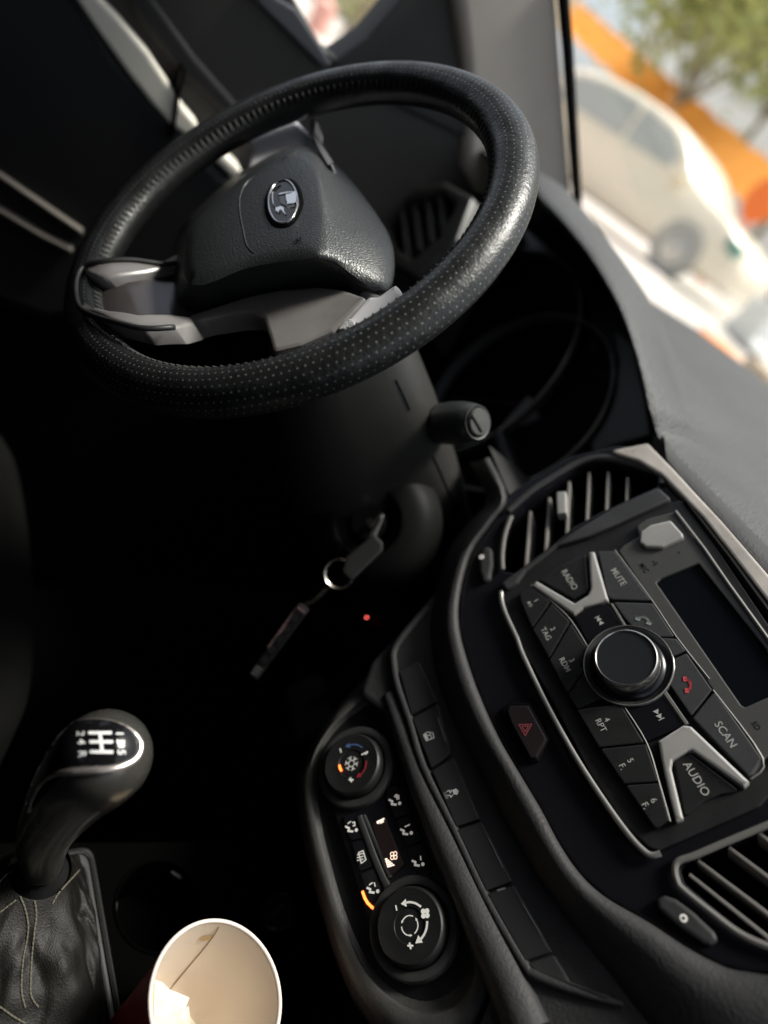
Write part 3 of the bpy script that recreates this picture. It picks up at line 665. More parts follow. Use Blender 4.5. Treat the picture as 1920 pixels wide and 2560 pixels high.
def handset(p, sz, ang, m, par, h=.0087):
    u, v = S.uv(p, h); pts = circ((0, -sz*.9), sz, 14, math.radians(30), math.radians(150))
    R = lambda q: (u+q[0]*math.cos(ang)-q[1]*math.sin(ang), v+q[0]*math.sin(ang)+q[1]*math.cos(ang))
    e1, e2 = pts[0], pts[-1]
    ear = lambda e, s: [(e[0]-.35*sz, e[1]+.15*sz), (e[0]+.35*sz, e[1]+.15*sz), (e[0]+.35*sz, e[1]-.35*sz), (e[0]-.35*sz, e[1]-.35*sz)]
    mark(S, h, [[R(q) for q in s] for s in stroke(pts, sz*.36)+[ear(e1, 1), ear(e2, -1)]], par, m, 'phone_symbol')
handset(A6((968,1000))[0], .0048, math.radians(35), M_green, ph)
button(A6((1052,1108),(1146,1112),(1198,1180),(1128,1212),(1100,1160)), m=M_btng)
hu = button(A7((888,107),(960,74),(1107,285),(985,436),(855,248),(878,180)), m=M_btng)
handset(A7((978,257))[0], .0048, math.radians(-25), M_redp, hu)
button(A7((1121,294),(1392,680),(1322,790),(994,450)), [('SCAN', A7((1183,545))[0], .0078, M_dim)], m=M_btng)
def tri(p, sz, d, h):   # skip symbol: two triangles and a bar
    u, v = S.uv(p, h); out = []
    for k in (-1, 0): out.append([(u+d*(k*sz+sz*.0), v+sz*.6), (u+d*(k*sz+sz*.95), v), (u+d*(k*sz), v-sz*.6)])
    out.append([(u+d*sz*1.0-.0003, v-sz*.6), (u+d*sz*1.0+.0003, v-sz*.6), (u+d*sz*1.0+.0003, v+sz*.6), (u+d*sz*1.0-.0003, v+sz*.6)]); return out
pb = button(A6((572,998),(605,965),(720,920),(768,928),(856,1058),(760,1090),(665,1168)), h=.0075, m=M_gloss)
mark(S, .0076, tri(A6((715,1012))[0], .0035, -1, .0076), pb, M_dim, 'skip_symbol')
nb = button(A7((600,372),(810,296),(950,486),(735,585)), h=.0075, m=M_gloss)
mark(S, .0076, tri(A7((798,430))[0], .0035, 1, .0076), nb, M_dim, 'skip_symbol')
b1 = button(A6((264,855),(330,820),(438,905),(335,1052),(272,905)), [('1', A6((358,900))[0], .006, M_dim)])
u, v = S.uv(A6((325,921))[0], .0086); mark(S, .0086, [[(u-.0025,v+.0016),(u,v),(u-.0025,v-.0016)],[(u+.0004,v-.0016),(u+.0008,v-.0016),(u+.0008,v+.0016),(u+.0004,v+.0016)],[(u+.0016,v-.0016),(u+.002,v-.0016),(u+.002,v+.0016),(u+.0016,v+.0016)]], b1, M_dim, 'play_symbol')
button(A6((339,1060),(446,914),(548,1017),(431,1222)), [('2', A6((452,1060))[0], .006, M_dim), ('TAG', A6((414,1087))[0], .0065, M_dim)])
button(A6((433,1232),(555,1026),(652,1180),(630,1250))+A7((370,170),(270,306)), [('3', A7((298,118))[0], .006, M_dim), ('RDM', A7((258,143))[0], .0065, M_dim)])
button(A7((277,315),(375,180),(420,262),(470,330),(330,396)))
button(A7((326,402),(580,368),(716,590),(455,618)), [('4', A7((500,460))[0], .006, M_dim), ('RPT', A7((465,492))[0], .0065, M_dim)])
button(A7((462,626),(725,599),(797,814),(600,828)), [('5', A7((635,695))[0], .0062, M_dim), ('F.', A7((590,730))[0], .0065, M_dim)])
button(A7((607,836),(803,823),(858,1038),(792,1080),(772,1078)), [('6', A7((770,925))[0], .0062, M_dim), ('F.', A7((722,955))[0], .0065, M_dim)])
button(A7((888,702),(975,649),(1262,866),(1150,890),(1060,930),(962,1008),(948,1000)), [('AUDIO', A7((1015,800))[0], .0080, M_dim)], h=.007)
plate(A6((652,627),(686,623),(768,903),(722,912),(625,938),(572,980),(334,815),(360,787),(575,913),(648,868),(664,832)), .003, .0095, .0016, 'bracket', M_silver, au, fil=.001)
plate(A7((795,580),(940,488),(985,494),(1325,818),(1292,850),(990,634),(968,640),(880,690),(872,740),(942,1030),(897,1052),(858,900),(815,700)), .003, .0095, .0016, 'bracket', M_silver, au, fil=.001)
# thin bright edges beside the button rows; the SCAN one is a built-in highlight
for pts in (A6((330,812),(440,900),(555,1012),(660,1180)), A7((590,370),(728,590),(800,815),(865,1045)), A6((800,617),(1010,902),(1145,1103),(1330,1340)), A7((1112,288),(1398,680),(1330,800))):
    mb = MB(); mb.tube([S.w(*S.uv(p, .008), .0078) for p in smoothc(pts, 4, False)], .0007, 6); mb.build('edge_line', M_satd, au)
# sheen on the skip keys' sides, built as pale strips
plate(A6((770,912),(790,915),(880,1062),(858,1062)), .003, .0083, .0005, 'key_side_sheen', M_satd, au, fil=.0004)
plate(A7((812,292),(842,290),(972,480),(950,488)), .003, .0083, .0005, 'key_side_sheen', M_satd, au, fil=.0004)
ej = plate(A6((947,512),(1000,474),(1113,448),(1182,524),(1186,545),(1070,600),(972,596),(940,572)), .006, .0115, .0014, 'eject_button', M_silver, au)
write(S, A6((963,718))[0], .008, 'MIC', .0055, fp, M_dark)
write(S, A7((1360,495))[0], .008, 'SD', .005, fp, M_dark)
mark(S, .0081, [circ(S.uv(p, .008), .0007, 8) for p in A6((1018,683),(1034,690),(1022,700),(1160,630))], fp, M_dark, 'mic_holes')
# chrome strip along the unit
ch = A6((163,850),(166,905),(192,985),(250,1110))+A7((20,95),(160,385),(330,690),(510,965),(640,1140),(720,1222),(765,1242),(812,1230))
cpts = [S.w(*S.uv(p, .004), .0045) for p in smoothc(ch, 4, False)]
mb = MB(); mb.tube(cpts, .0021, 10, up=S.n, flat=.75); mb.build('chrome_strip', mat('strip_satin', (.28,.27,.255), .26, metal=.6), au, angle=60)
tl = A6((1140,404),(1300,612),(1440,815),(1659,1118),(1980,1560))
mb = MB(); mb.tube([S.w(*S.uv(p, .008), .0085) for p in tl], .0016, 8, up=S.n); mb.build('top_edge', M_satd, au)
tl = A6((1195,345),(1440,660),(1659,960),(1980,1400))
mb = MB(); mb.tube([S.w(*S.uv(p, .004), .003) for p in tl], .0028, 8, up=S.n); mb.build('groove_liner', M_dark, au)
# dial
uc = S.uv(PP((1357,1440))[0], .005); kc = S.w(*uc, 0)
mb = MB(); mb.lathe(kc, S.n, [(.0305,0),(.0318,.006),(.0312,.0085),(.0298,.0095),(.0285,.0082),(.0262,.0065),(.024,.0062)], 64); mb.build('dial_ring', mat('dial_ring', (.05,.05,.052), .14, metal=.4), au)
mb = MB(); mb.lathe(kc, S.n, [(.0300,.0096),(.0305,.0098),(.0309,.0092),(.0300,.0090)], 64); mb.build('dial_ring_edge', M_satd, au)
dl = thing('tmp', kc, '', ''); bpy.data.objects.remove(dl)
mb = MB(); mb.lathe(kc, S.n, [(.0262,.004),(.0258,.008),(.0240,.0100),(.0222,.0105)], 64); kb = mb.build('dial', M_gloss, au)
mb = MB(); mb.lathe(kc, S.n, [(.0222,.0100),(.0220,.0195),(.0212,.0212),(.0204,.0216),(.0198,.0210),(.0196,.0200)], 64); mb.build('dial_chrome', mat('dial_metal', (.5,.49,.47), .2, metal=.95), kb)
mb = MB(); mb.lathe(kc, S.n, [(.0197,.0206),(.010,.0204),(0,.0203)], 64); mb.build('dial_cap', mat('dial_cap', (.012,.013,.015), .35), kb)
# ================================================================== LOWER STACK
L = S.off(-.010)
low = thing('lower_fascia', L.w(0,-.16,-.05), 'matt charcoal lower fascia carrying the row of switches, under the padded bolster', 'fascia panel')
plate(PP((775,1500),(800,1430),(870,1355),(945,1270),(1060,1300),(1200,1700),(1320,1900),(1420,2000),(1690,2290),(1500,2480),(1000,2480),(850,2330),(1000,2280),(1060,2150),(980,1900),(880,1640),(830,1540)), -.05, 0, .004, 'panel', M_soft, low, fr=L, fil=.01)
rib = PP((925,1310),(880,1360),(852,1400),(849,1428),(858,1481),(884,1556),(914,1656),(979,1789),(1049,1939),(1129,2079),(1156,2106),(1254,2144),(1345,2170))
mb = MB(); mb.tube([L.w(*L.uv(p, .003), .002) for p in smoothc(rib, 4, False)], [.0035 if i < 40 else max(.0035-(i-40)*.00024, .0010) for i in range(len(smoothc(rib, 4, False)))], 8, up=L.n, flat=.9); mb.build('rib', M_soft, low, angle=60)
rib2 = PP((838,1500),(870,1590),(905,1690),(960,1820),(1030,1980),(1095,2120),(1140,2230))
mb = MB(); mb.tube([L.w(*L.uv(p, .0), -.002) for p in smoothc(rib2, 4, False)], [.006+.0004*i for i in range(25)], 8, up=L.n, flat=.8); mb.build('rib', M_soft, low, angle=60)
plate(PP((1135,2082),(1196,2062),(1230,2120),(1340,2162),(1255,2138),(1160,2102)), 0, .004, .001, 'end_tray', M_plasg, low, fr=L)
SWP = [PP((861,1450),(903,1428),(943,1513),(887,1545)), PP((889,1552),(945,1519),(974,1628),(930,1659)), PP((932,1666),(978,1634),(1036,1768),(984,1786)), PP((986,1792),(1040,1775),(1106,1903),(1049,1925)), PP((1051,1931),(1110,1911),(1191,2056),(1133,2076))]
SWL = ['blank matt switch at the top of the lower row, nearest the ignition', 'door lock switch with a pale door symbol, second in the lower row', 'stability switch with a skidding car symbol, third in the lower row', 'blank switch with a thin light line, between the skid switch and the last one', 'last blank switch of the lower row, with a small tab mark and a light line']
sws = []
for q, lb in zip(SWP, SWL):
    t = thing('dash_switch', L.w(*L.uv(q[0]), 0), lb, 'switch', 'row of switches under the bolster'); sws.append(t)
    o = plate(q, 0, .0045, .0011, 'button', mat('switch_charcoal', (.022,.022,.024), .35), t, fr=L, fil=.0012); t['_b'] = 1; sws[-1] = (t, o); del t['_b']
def lpl(pts, wd, h=.0047, closed=False, fr=L): return stroke([fr.uv(p, h) for p in pts], wd, closed)
b = sws[1][1]
mark(L, .0047, lpl(A4((272,380),(300,360),(338,365),(345,400),(292,420)), .0007, closed=True)+[[L.uv(p,.0047) for p in A4((272,380),(290,368),(308,408),(292,420))]]+lpl(A4((318,362),(328,402)), .0006)+lpl(A4((298,385),(318,380)), .0008), b, M_white, 'door_symbol')
b = sws[2][1]
mark(L, .0047, [[L.uv(p,.0047) for p in A4((472,762),(495,752),(512,770),(502,790),(482,792))]]+lpl(A4((495,752),(514,768),(503,792)), .0007)+lpl(A4((436,770),(452,763),(458,782),(470,760)), .0007)+lpl(A4((440,800),(455,795),(462,810),(475,795)), .0007), b, M_white, 'skid_symbol')
write(L, A4((427,800))[0], .0046, 'OFF', .0032, b, M_dim)
mark(L, .0047, lpl(A4((725,1095),(820,1295)), .0006), sws[3][1], M_grey2 if False else mat('print_faint', (.12,.12,.12), .5), 'light_line')
mark(L, .0047, lpl(A4((960,1545),(1085,1760)), .0006)+lpl(A4((785,1455),(835,1440)), .0012), sws[4][1], mat('print_faint'), 'light_line')
mark(L, .0047, lpl(A4((372,262),(425,420)), .0010), sws[1][1], mat('print_faint'), 'light_line')
# ================================================================== CLIMATE PANEL
K = S.off(-.022)
ac = thing('climate_panel', K.w(0,-.24,-.02), 'black oval climate control panel with two rotary knobs and glowing orange marks', 'climate control')
OR_ = PP((790,1470),(722,1535),(672,1610),(645,1682),(646,1760),(660,1840),(680,1920),(700,1990),(730,2085),(775,2180),(850,2260),(950,2290),(1040,2250),(1075,2160),(1050,2060),(990,1900),(935,1770),(885,1650),(850,1560),(825,1495))
IR_ = PP((795,1530),(738,1570),(700,1622),(688,1688),(701,1785),(722,1870),(750,1965),(785,2048),(825,2108),(885,2148),(945,2150),(1000,2105),(1012,2040),(985,1960),(945,1860),(905,1770),(870,1680),(848,1600),(832,1550),(815,1530))
def crow(k, h): 
    return [K.w(*K.uv((a[0]+(b[0]-a[0])*k, a[1]+(b[1]-a[1])*k), h), h) for a, b in zip(smoothc(OR_, 4), smoothc(IR_, 4))]
mb = MB(); mb.loft([crow(0,-.11), crow(0,-.02), crow(.06,-.004), crow(.2,.004), crow(.45,.007), crow(.62,.006), crow(.68,.001), crow(1,-.002)], True); mb.build('surround', mat('surround_soft', (.040,.039,.037), .5, bump=('leather', 520, .0003, .6), vary=.25, scale=25), ac, angle=50)
mb = MB(); q = SP([ (a[0]+(b[0]-a[0])*.8, a[1]+(b[1]-a[1])*.8) for a, b in zip(OR_, IR_)], 0, True, fr=K); mb.prism(K, q, -.01, -.001); mb.build('base', M_plas, ac)
plate(A3((262,600),(300,850),(375,1100),(455,1340),(520,1560),(600,1800),(690,1970),(790,2090),(900,2140),(1050,2090),(1170,1960),(1235,1760),(1185,1500),(1070,1270),(960,1040),(860,800),(770,600),(690,470),(560,400),(430,395),(320,460)), -.001, .004, .001, 'face', M_gloss, ac, fr=K, sm=True)
def cbut(pts, icon=None, m=None, fr=K, h=.0058): 
    o = plate(pts, .002, h, .0008, 'button', m or M_plas, ac, fr=K, fil=.002); return o
def icon_person(o, c, extra, m=M_whiteglow):
    P_ = lambda pts: A3(*[(c[0]+x, c[1]+y) for x, y in pts])
    sh = lpl(P_([(-38,-8),(-16,2),(-20,22),(10,26)]), .0015, .006, fr=K)+[circ(K.uv(P_([(36,16)])[0], .006), .0013, 12)]
    for e in extra: sh += lpl(P_(e), .0009, .006, fr=K)
    mark(K, .006, sh, o, m, 'airflow_symbol')
c1 = cbut(A3((700,760),(760,745),(830,800),(880,940),(760,985),(700,830)));  icon_person(c1, (756,858), [[(0,-30),(10,-44),(28,-38),(30,-14)],[(10,-26),(18,-30),(18,-12)]])
c2 = cbut(A3((762,990),(882,945),(955,1135),(840,1180)));  icon_person(c2, (838,1068), [[(-8,-28),(24,-42)]])
c3 = cbut(A3((842,1186),(957,1142),(1010,1260),(1015,1340),(985,1440),(900,1350)));  icon_person(c3, (920,1290), [[(20,-40),(22,-14)]])
c4 = cbut(A3((400,960),(440,950),(490,960),(550,1120),(440,1140),(390,1000)), m=M_gloss);  icon_person(c4, (448,1048), [[(-22,-30),(-4,-44)],[(10,-36),(24,-40),(26,-16),(14,-14)]])
c5 = cbut(A3((445,1148),(553,1126),(610,1320),(505,1360)), m=M_gloss)
mark(K, .006, lpl(A3((500,1225),(532,1210),(552,1275),(520,1300)), .0008, .006, True, K)+sum([lpl(A3((492,1240+k*20),(532,1230+k*20)), .0007, .006, fr=K) for k in range(3)], []), c5, M_whiteglow, 'demist_symbol')
c6 = cbut(A3((508,1368),(612,1326),(668,1480),(665,1590),(640,1625),(560,1560)), m=M_gloss);  icon_person(c6, (600,1482), [[(-22,-30),(-2,-44)],[(12,-44),(18,-20)]])
mark(K, .0062, lpl(A3((530,1502),(545,1545),(565,1580),(595,1610),(632,1636)), .0019, .006, fr=K), ac, M_orange, 'active_light')
plate(A3((585,1020),(682,972),(822,1310),(716,1402)), .002, .0062, .0008, 'display', mat('clima_display', (.015,.009,.009), .3), ac, fr=K)
mark(K, .0063, lpl(A3((634,1008),(682,984)), .0011, .006, fr=K)+sum([lpl(A3((655+9*k,1002-4*k),(659+9*k,1016-4*k)), .0008, .006, fr=K) for k in range(3)], [])+[circ(K.uv(A3((640,1010))[0], .006), .0011, 10)], ac, M_lit, 'temperature_symbol')
mark(K, .0063, sum([[ [K.uv(p, .0063) for p in A3((686+4*k,1276+13*k-8),(703+13*k*.95-2,1262+11*k),(708+13*k*.95,1270+11*k),(690+4*k,1285+13*k-7))] ] for k in range(5)], []), ac, M_lit, 'fan_bars')
fc = K.uv(A3((750,1245))[0], .0063)
mark(K, .0063, sum([stroke(circ((fc[0]+.0017*math.cos(a), fc[1]+.0017*math.sin(a)), .0013, 10), .0005, True) for a in (.5,2.07,3.64,5.2)], []), ac, mat('display_lit2', (.5,.4,.33), .5, emit=((1,.72,.56), .7)), 'fan_symbol')
for pts, r in ((A3((505,968),(560,1120),(640,1330),(720,1500)), .0026), (A3((535,960),(600,1110),(680,1300),(722,1402)), .0016)):
    mb = MB(); mb.tube([K.w(*K.uv(p, .006), .0055) for p in smoothc(pts, 3, False)], r, 8, up=K.n, flat=.6); mb.build('ridge', M_plasg, ac)
def cknob(px, lab):
    u, v = K.uv(px, .0155); c = K.w(u, v, 0)
    mb = MB(); mb.lathe(c, K.n, [(.0325,.002),(.0323,.006),(.031,.0085),(.0285,.009),(.026,.008),(.025,.006)], 64); kr = mb.build('knob_ring', M_plasg, ac)
    mb = MB(); mb.lathe(c, K.n, [(.0248,.004),(.0244,.009),(.0240,.0125),(.0232,.0146),(.0222,.0152),(.0212,.0150),(.011,.0148),(.0106,.0140),(0,.0140)], 64); return mb.build('knob', M_plas, ac, angle=40), (u, v)
HK = .0152
k1, kc1 = cknob(A3((445,588))[0], '')
k2, kc2 = cknob(A3((858,1738))[0], '')
def kst(pts, wd, n=4): return stroke([K.uv(p, HK) for p in (smoothc(pts, n, False) if len(pts) > 2 else pts)], wd)
def arrowhead(a, b, w_):
    a, b = V3((*K.uv(a, HK), 0)), V3((*K.uv(b, HK), 0)); d = (b-a).normalized(); q = V3((-d.y, d.x, 0)); return [[tuple((a+q*w_).xy), tuple((b).xy), tuple((a-q*w_).xy)]]
mark(K, HK, kst(A3((940,1605),(900,1582),(860,1575),(828,1582)), .0013)+arrowhead(*A3((838,1580),(800,1588)), .0024)+kst(A3((987,1715),(982,1760),(962,1810),(930,1850)), .0013)+arrowhead(*A3((940,1835),(903,1868)), .0026), k2, M_whiteglow, 'fan_arrows')
mark(K, HK, kst(A3((764,1600),(771,1632)), .0009)+kst(A3((850,1884),(884,1884)), .0011)+kst(A3((862,1866),(870,1904)), .0011), k2, M_whiteglow, 'plus_minus')
fc = K.uv(A3((973,1655))[0], HK)
mark(K, HK, [circ((fc[0]+.0019*math.cos(a), fc[1]+.0019*math.sin(a)), .0016, 12) for a in (.5,2.07,3.64,5.2)], k2, M_whiteglow, 'fan_symbol')
mark(K, .0141, sum([arrow_arc(kc2, .0058, a, a+1.45, .0007, .0014) for a in (.3,2.4,4.5)], []), k2, M_whiteglow, 'recirculation_symbol')
mark(K, HK, kst(A3((525,478),(495,462),(460,458),(430,466)), .0010)+arrowhead(*A3((436,463),(404,474)), .002), k1, M_blue, 'cold_arrow')
mark(K, HK, kst(A3((555,575),(548,620),(530,655),(505,680)), .0010)+arrowhead(*A3((512,672),(484,692)), .002), k1, mat('print_red'), 'hot_arrow')
mark(K, HK, kst(A3((370,488),(376,512)), .0009)+kst(A3((432,708),(462,708)), .0010)+kst(A3((442,694),(450,722)), .0010), k1, M_whiteglow, 'plus_minus')
mark(K, HK, kst(A3((525,528),(566,508)), .0009)+kst(A3((545,516),(550,528)), .0008)+kst(A3((556,512),(561,522)), .0008), k1, M_whiteglow, 'temperature_symbol')
mark(K, HK, kst(A3((366,606),(369,625),(378,642)), .0016), k1, M_orange, 'cooling_light')
sn = []
for j in range(6):
    a = j*math.pi/3; d = (math.cos(a), math.sin(a)); e = (kc1[0]+d[0]*.0052, kc1[1]+d[1]*.0052); s_ = (kc1[0]+d[0]*.0028, kc1[1]+d[1]*.0028)
    sn += stroke([s_, e], .0005)
    for q in (.6,-.6): sn += stroke([(kc1[0]+d[0]*.0040, kc1[1]+d[1]*.0040), (kc1[0]+.0055*math.cos(a+q*.5), kc1[1]+.0055*math.sin(a+q*.5))], .0004)
sn += stroke(circ(kc1, .0028, 6), .0005, True)
mark(K, .0141, sn, k1, M_whiteglow, 'snowflake_symbol')
# ================================================================== CENTRE CONSOLE
CZ = .62
con = thing('centre_console', (.05, -.3, .25), 'black centre console with a gear gaiter surround and cup holders', 'console')
CFm = Frame((0, 0, CZ), (1,0,0), (0,1,0))
q = CFm.px(PP((-700,1822),(-100,1818),(400,1815),(540,1803),(640,1785),(720,1740),(800,1700)), 0)
q = smoothc(q, 3, False); q = [tuple(a) for a in q]+[(.10,.16),(.20,.1),(.20,-.75),(q[0][0],-.75)]
chc = CFm.uv(PP((345,1955))[0]); cup_c = at(PP((471,2153))[0], .460); cup_m = (cup_c.x-.0034, cup_c.y-.0086)
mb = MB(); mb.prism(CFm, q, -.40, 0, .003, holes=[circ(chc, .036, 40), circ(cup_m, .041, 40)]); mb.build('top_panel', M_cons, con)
for c in (chc, cup_m):
    ro_ = 0 if c is chc else .005
    mb = MB(); mb.lathe((c[0], c[1], CZ), (0,0,1), [(.0385+ro_,.0005),(.0375+ro_,.0022),(.0360+ro_,.001),(.0345+ro_,-.060),(0,-.060)], 48); cu = mb.build('cup_holder', M_cons, con)
    for a in ((.4, 2.5, 4.6) if c is chc else ()):
        d = V3((math.cos(a), math.sin(a), 0)); mb = MB(); mb.box(V3((c[0], c[1], CZ-.012))+d*.034, .005, .0012, .004, Matrix.Rotation(a+math.pi/2, 3, 'Z')); mb.build('grip_tab', M_plas, cu)
# raised edge bead along the driver side
ed = [CFm.w(x, y, .001) for x, y in smoothc(CFm.px(PP((-700,1822),(-100,1818),(400,1815),(540,1803),(640,1785)), 0), 3, False)]
# gaiter frame and leather gaiter
f1 = onax(A5((560,1085))[0], 'z', CZ+.006); f2 = onax(A5((745,2212))[0], 'z', CZ+.006)
dd = (f2-f1).normalized(); nn = V3((dd.y, -dd.x, 0)).normalized(); nn = -nn if nn.y > 0 else nn   # towards the rear
collar = at(A5((290,1120))[0], .452*1.13)
a0 = f1-dd*.000; a1 = f1+dd*.155; a2 = a1+nn*.15; a3 = a0+nn*.15
GF = Frame(a0, dd, nn if V3(dd).cross(nn).z > 0 else -nn)
sgy = 1 if V3(dd).cross(nn).z > 0 else -1
rect = lambda g: fillet([(-g,-g*sgy if sgy>0 else g),(.155+g,-g*sgy if sgy>0 else g),(.155+g,(.15+g)*sgy),(-g,(.15+g)*sgy)], .012, 5)
mb = MB(); mb.prism(GF, ccw(rect(.010)), -.006, .004, .002, holes=[ccw(rect(.0))]); mb.build('gaiter_frame', M_plas, con)
mb = MB(); 
lp = [GF.w(x, y, .005) for x, y in ccw(rect(.006))]; mb.tube(lp+[lp[0]], .0016, 6); mb.build('frame_piping', mat('piping', (.008,.0075,.007), .5, spec=.3), con)
gai = thing('gear_gaiter', GF.w(.075, .075*sgy, 0), 'wrinkled black leather gear gaiter with stitched seams, below the gear knob', 'gear gaiter')
rc = ccw(rect(-.001)); rc = [rc[int(i*len(rc)/96)%len(rc)] for i in range(96)]
# even angular resampling of the rectangle round the collar
def rect_pt(th):
    cx_, cy_ = .0775, .075*sgy; d = V3((math.cos(th), math.sin(th))); t_ = min(.0785/max(abs(d.x), 1e-6), .076/max(abs(d.y), 1e-6)); 
    t_ = t_*(1-.06*abs(math.sin(2*th))**6); return GF.w(cx_+d.x*t_, cy_+d.y*t_, 0)
rows = []; NR = 34
for j in range(NR+1):
    s_ = j/NR; r = []
    for i in range(180):
        th = 2*math.pi*i/180; B = rect_pt(th); Cp = collar+GF.u*math.cos(th)*.0215+GF.v*math.sin(th)*.0215+V3((0,0,-.004))
        k = s_; p = B.lerp(Cp, k); sag = -math.sin(k*math.pi)*.004; puff = .010*math.sin(k*math.pi)*(1-k)
        p = p+V3((0,0,puff+sag)); amp = .0085*math.sin(min(k*1.05,1)*math.pi)
        f = noise.noise(V3((math.cos(th)*1.6+3, math.sin(th)*1.6, s_*3.0)))*1.1+.5*abs(math.sin(th*5.5+s_*5+math.sin(s_*8)))**.7+noise.noise(V3((math.cos(th)*5, math.sin(th)*5, s_*8)))*.35
        out = (B-GF.w(.0775,.075*sgy,0)).normalized()
        p = p+(out*.4+V3((0,0,.8)))*amp*f; r.append(p)
    rows.append(r)
mb = MB(); mb.loft(rows, True); go = mb.build('leather', M_boot, gai, angle=180)
gv = [V3(v) for v in mb.v]; bvh = BVHTree.FromPolygons(gv, mb.f)
def drape(bv, pts, off=.0006, fallback=.47):
    out = []
    for p in pts:
        d = ray(*p).normalized(); h = bv.ray_cast(CAM, d)
        if h[0] is None: continue
        n = h[1] if h[1].dot(d) < 0 else -h[1]; out.append(h[0]+n*off)
    return out
def stitches(pts, bv, parent, seg=.0026, r=.00055):
    L_ = drape(bv, smoothc(pts, 16, False), .0006); 
    if len(L_) < 3: return
    mb = MB(); acc = 0; st = L_[0]
    for a, b in zip(L_, L_[1:]):
        acc += (b-a).length
        if acc > seg: mb.tube([st, (st+b)/2+(CAM-b).normalized()*.0004, st.lerp(b, .82)], r, 5); st = b; acc = 0
    if mb.v: mb.build('stitching', M_thread, parent)
for pts in (A5((140,1330),(175,1420),(195,1530),(185,1640),(160,1750),(148,1880),(150,2000),(175,2100)), A5((205,1280),(240,1370),(250,1460),(238,1560),(228,1680),(215,1800),(210,1900),(215,2020),(280,2110)),
            A5((480,1090),(430,1160),(380,1220),(365,1300)), A5((545,1150),(470,1230),(400,1310),(350,1400)), A5((0,1230),(70,1160),(150,1130)), A5((0,1440),(80,1380),(130,1340)), A5((0,2090),(80,2150),(180,2212))):
    stitches(pts, bvh, go)
# ---------------- gear knob
gk = thing('gear_lever', collar, 'glossy black and silver gear lever knob printed with a five speed shift pattern', 'gear lever')
sp = [((292,1130),.452,128),((292,1040),.440,150),((315,900),.420,185),((375,780),.405,215),((460,660),.393,245),((560,530),.381,285),((660,430),.373,318),((720,370),.369,322)]
sp = [(*A5(p)[0], d*1.13, r*.3617/FPX*d*1.13) for p, d, r in sp]
spd = smoothc(sp, 6, False); cen = [at((x, y), d) for x, y, d, r in spd]; rad = [r for *_, r in spd]
tend = (cen[-1]-cen[-4]).normalized(); e0 = cen[-1]; r0 = rad[-1]
for k in range(1, 11):
    a = k/10*math.pi/2; cen.append(e0+tend*r0*1.02*math.sin(a)); rad.append(max(r0*math.cos(a), .0002))
mb = MB(); mb.tube(cen, rad, 56); kb_ = mb.build('grip', M_knobm, gk, angle=180)
kbv = BVHTree.FromPolygons([V3(v) for v in mb.v], mb.f)
capo = A5((190,680),(200,560),(250,400),(330,255),(420,172),(520,125),(640,108),(780,122),(890,172),(955,250),(960,330),(905,400),(770,448),(560,462),(400,480),(300,545),(240,640),(207,740))
# cap: dense grid of the outline draped on the grip
cs = smoothc(capo, 8); mx_ = (sum(p[0] for p in cs)/len(cs)+10, sum(p[1] for p in cs)/len(cs)-12)
def drape1(p, off):
    d = ray(*p).normalized(); h = kbv.ray_cast(CAM, d)
    if h[0] is None:
        for k in range(1, 30):
            q = (p[0]+(mx_[0]-p[0])*k*.02, p[1]+(mx_[1]-p[1])*k*.02); h = kbv.ray_cast(CAM, ray(*q).normalized())
            if h[0] is not None: break
    if h[0] is None: return None
    n = h[1] if h[1].dot(d) < 0 else -h[1]; return h[0]+n*off
rings = []
for k in range(1, 15):
    rings.append([drape1((mx_[0]+(p[0]-mx_[0])*k/14, mx_[1]+(p[1]-mx_[1])*k/14), .0007) for p in cs])
mb = MB(); mb.loft(rings, True, True, False); cap_ = mb.build('cap', mat('cap_gloss', (.005,.005,.006), .12, spec=.35), gk, angle=180)
capbv = BVHTree.FromPolygons([V3(v) for v in mb.v], mb.f)
edge = [drape1(p, .0004) for p in cs]
wds = [.0006+.0016*max(0, min(1, ((p[0]/.864**-1 if False else p[0])-90)/120)) for p in cs]
# ring is broad along the near right edge and thin elsewhere
wds = []
for p in cs:
    zx, zy = p[0]/.3617, (p[1]-1760)/.3617
    wds.append(.0005+.0019*max(0, min(1, (zx-260)/260))*max(0, min(1, (zy-150)/120)) + (.0005 if zx < 300 and zy > 450 else 0))
mb = MB(); mb.tube(edge, wds, 8, closed=True); mb.build('silver_band', mat('band_silver', (.75,.68,.64), .25, metal=.9), gk, angle=180)
def on_cap(shapes_z5, name):
    mb = MB()
    for s_ in shapes_z5:
        # split quads finely so they follow the dome
        d3 = []
        for p in A5(*s_):
            q = ray(*p).normalized(); h = capbv.ray_cast(CAM, q)
            if h[0] is None: break
            n = h[1] if h[1].dot(q) < 0 else -h[1]; d3.append(h[0]+n*.0003)
        if len(d3) == len(s_): mb.add(d3, [tuple(range(len(d3)))])
    if mb.v: mb.build(name, mat('pattern_white', (.75,.75,.75), .5), cap_, smooth=False)
def zbar(a, b, w_):
    a, b = V3((*a, 0)), V3((*b, 0)); d = (b-a); n = int(max(1, d.length//20)); dn = d.normalized(); q = V3((-dn.y, dn.x, 0))*w_/2
    return [[tuple((a+d*k/n-q).xy), tuple((a+d*(k+1)/n-q).xy), tuple((a+d*(k+1)/n+q).xy), tuple((a+d*k/n+q).xy)] for k in range(n)]
on_cap(zbar((612,200),(772,200),20)+zbar((620,262),(780,262),20)+zbar((622,330),(782,332),20)+zbar((690,200),(700,262),22)+zbar((700,262),(706,330),22), 'shift_gate')
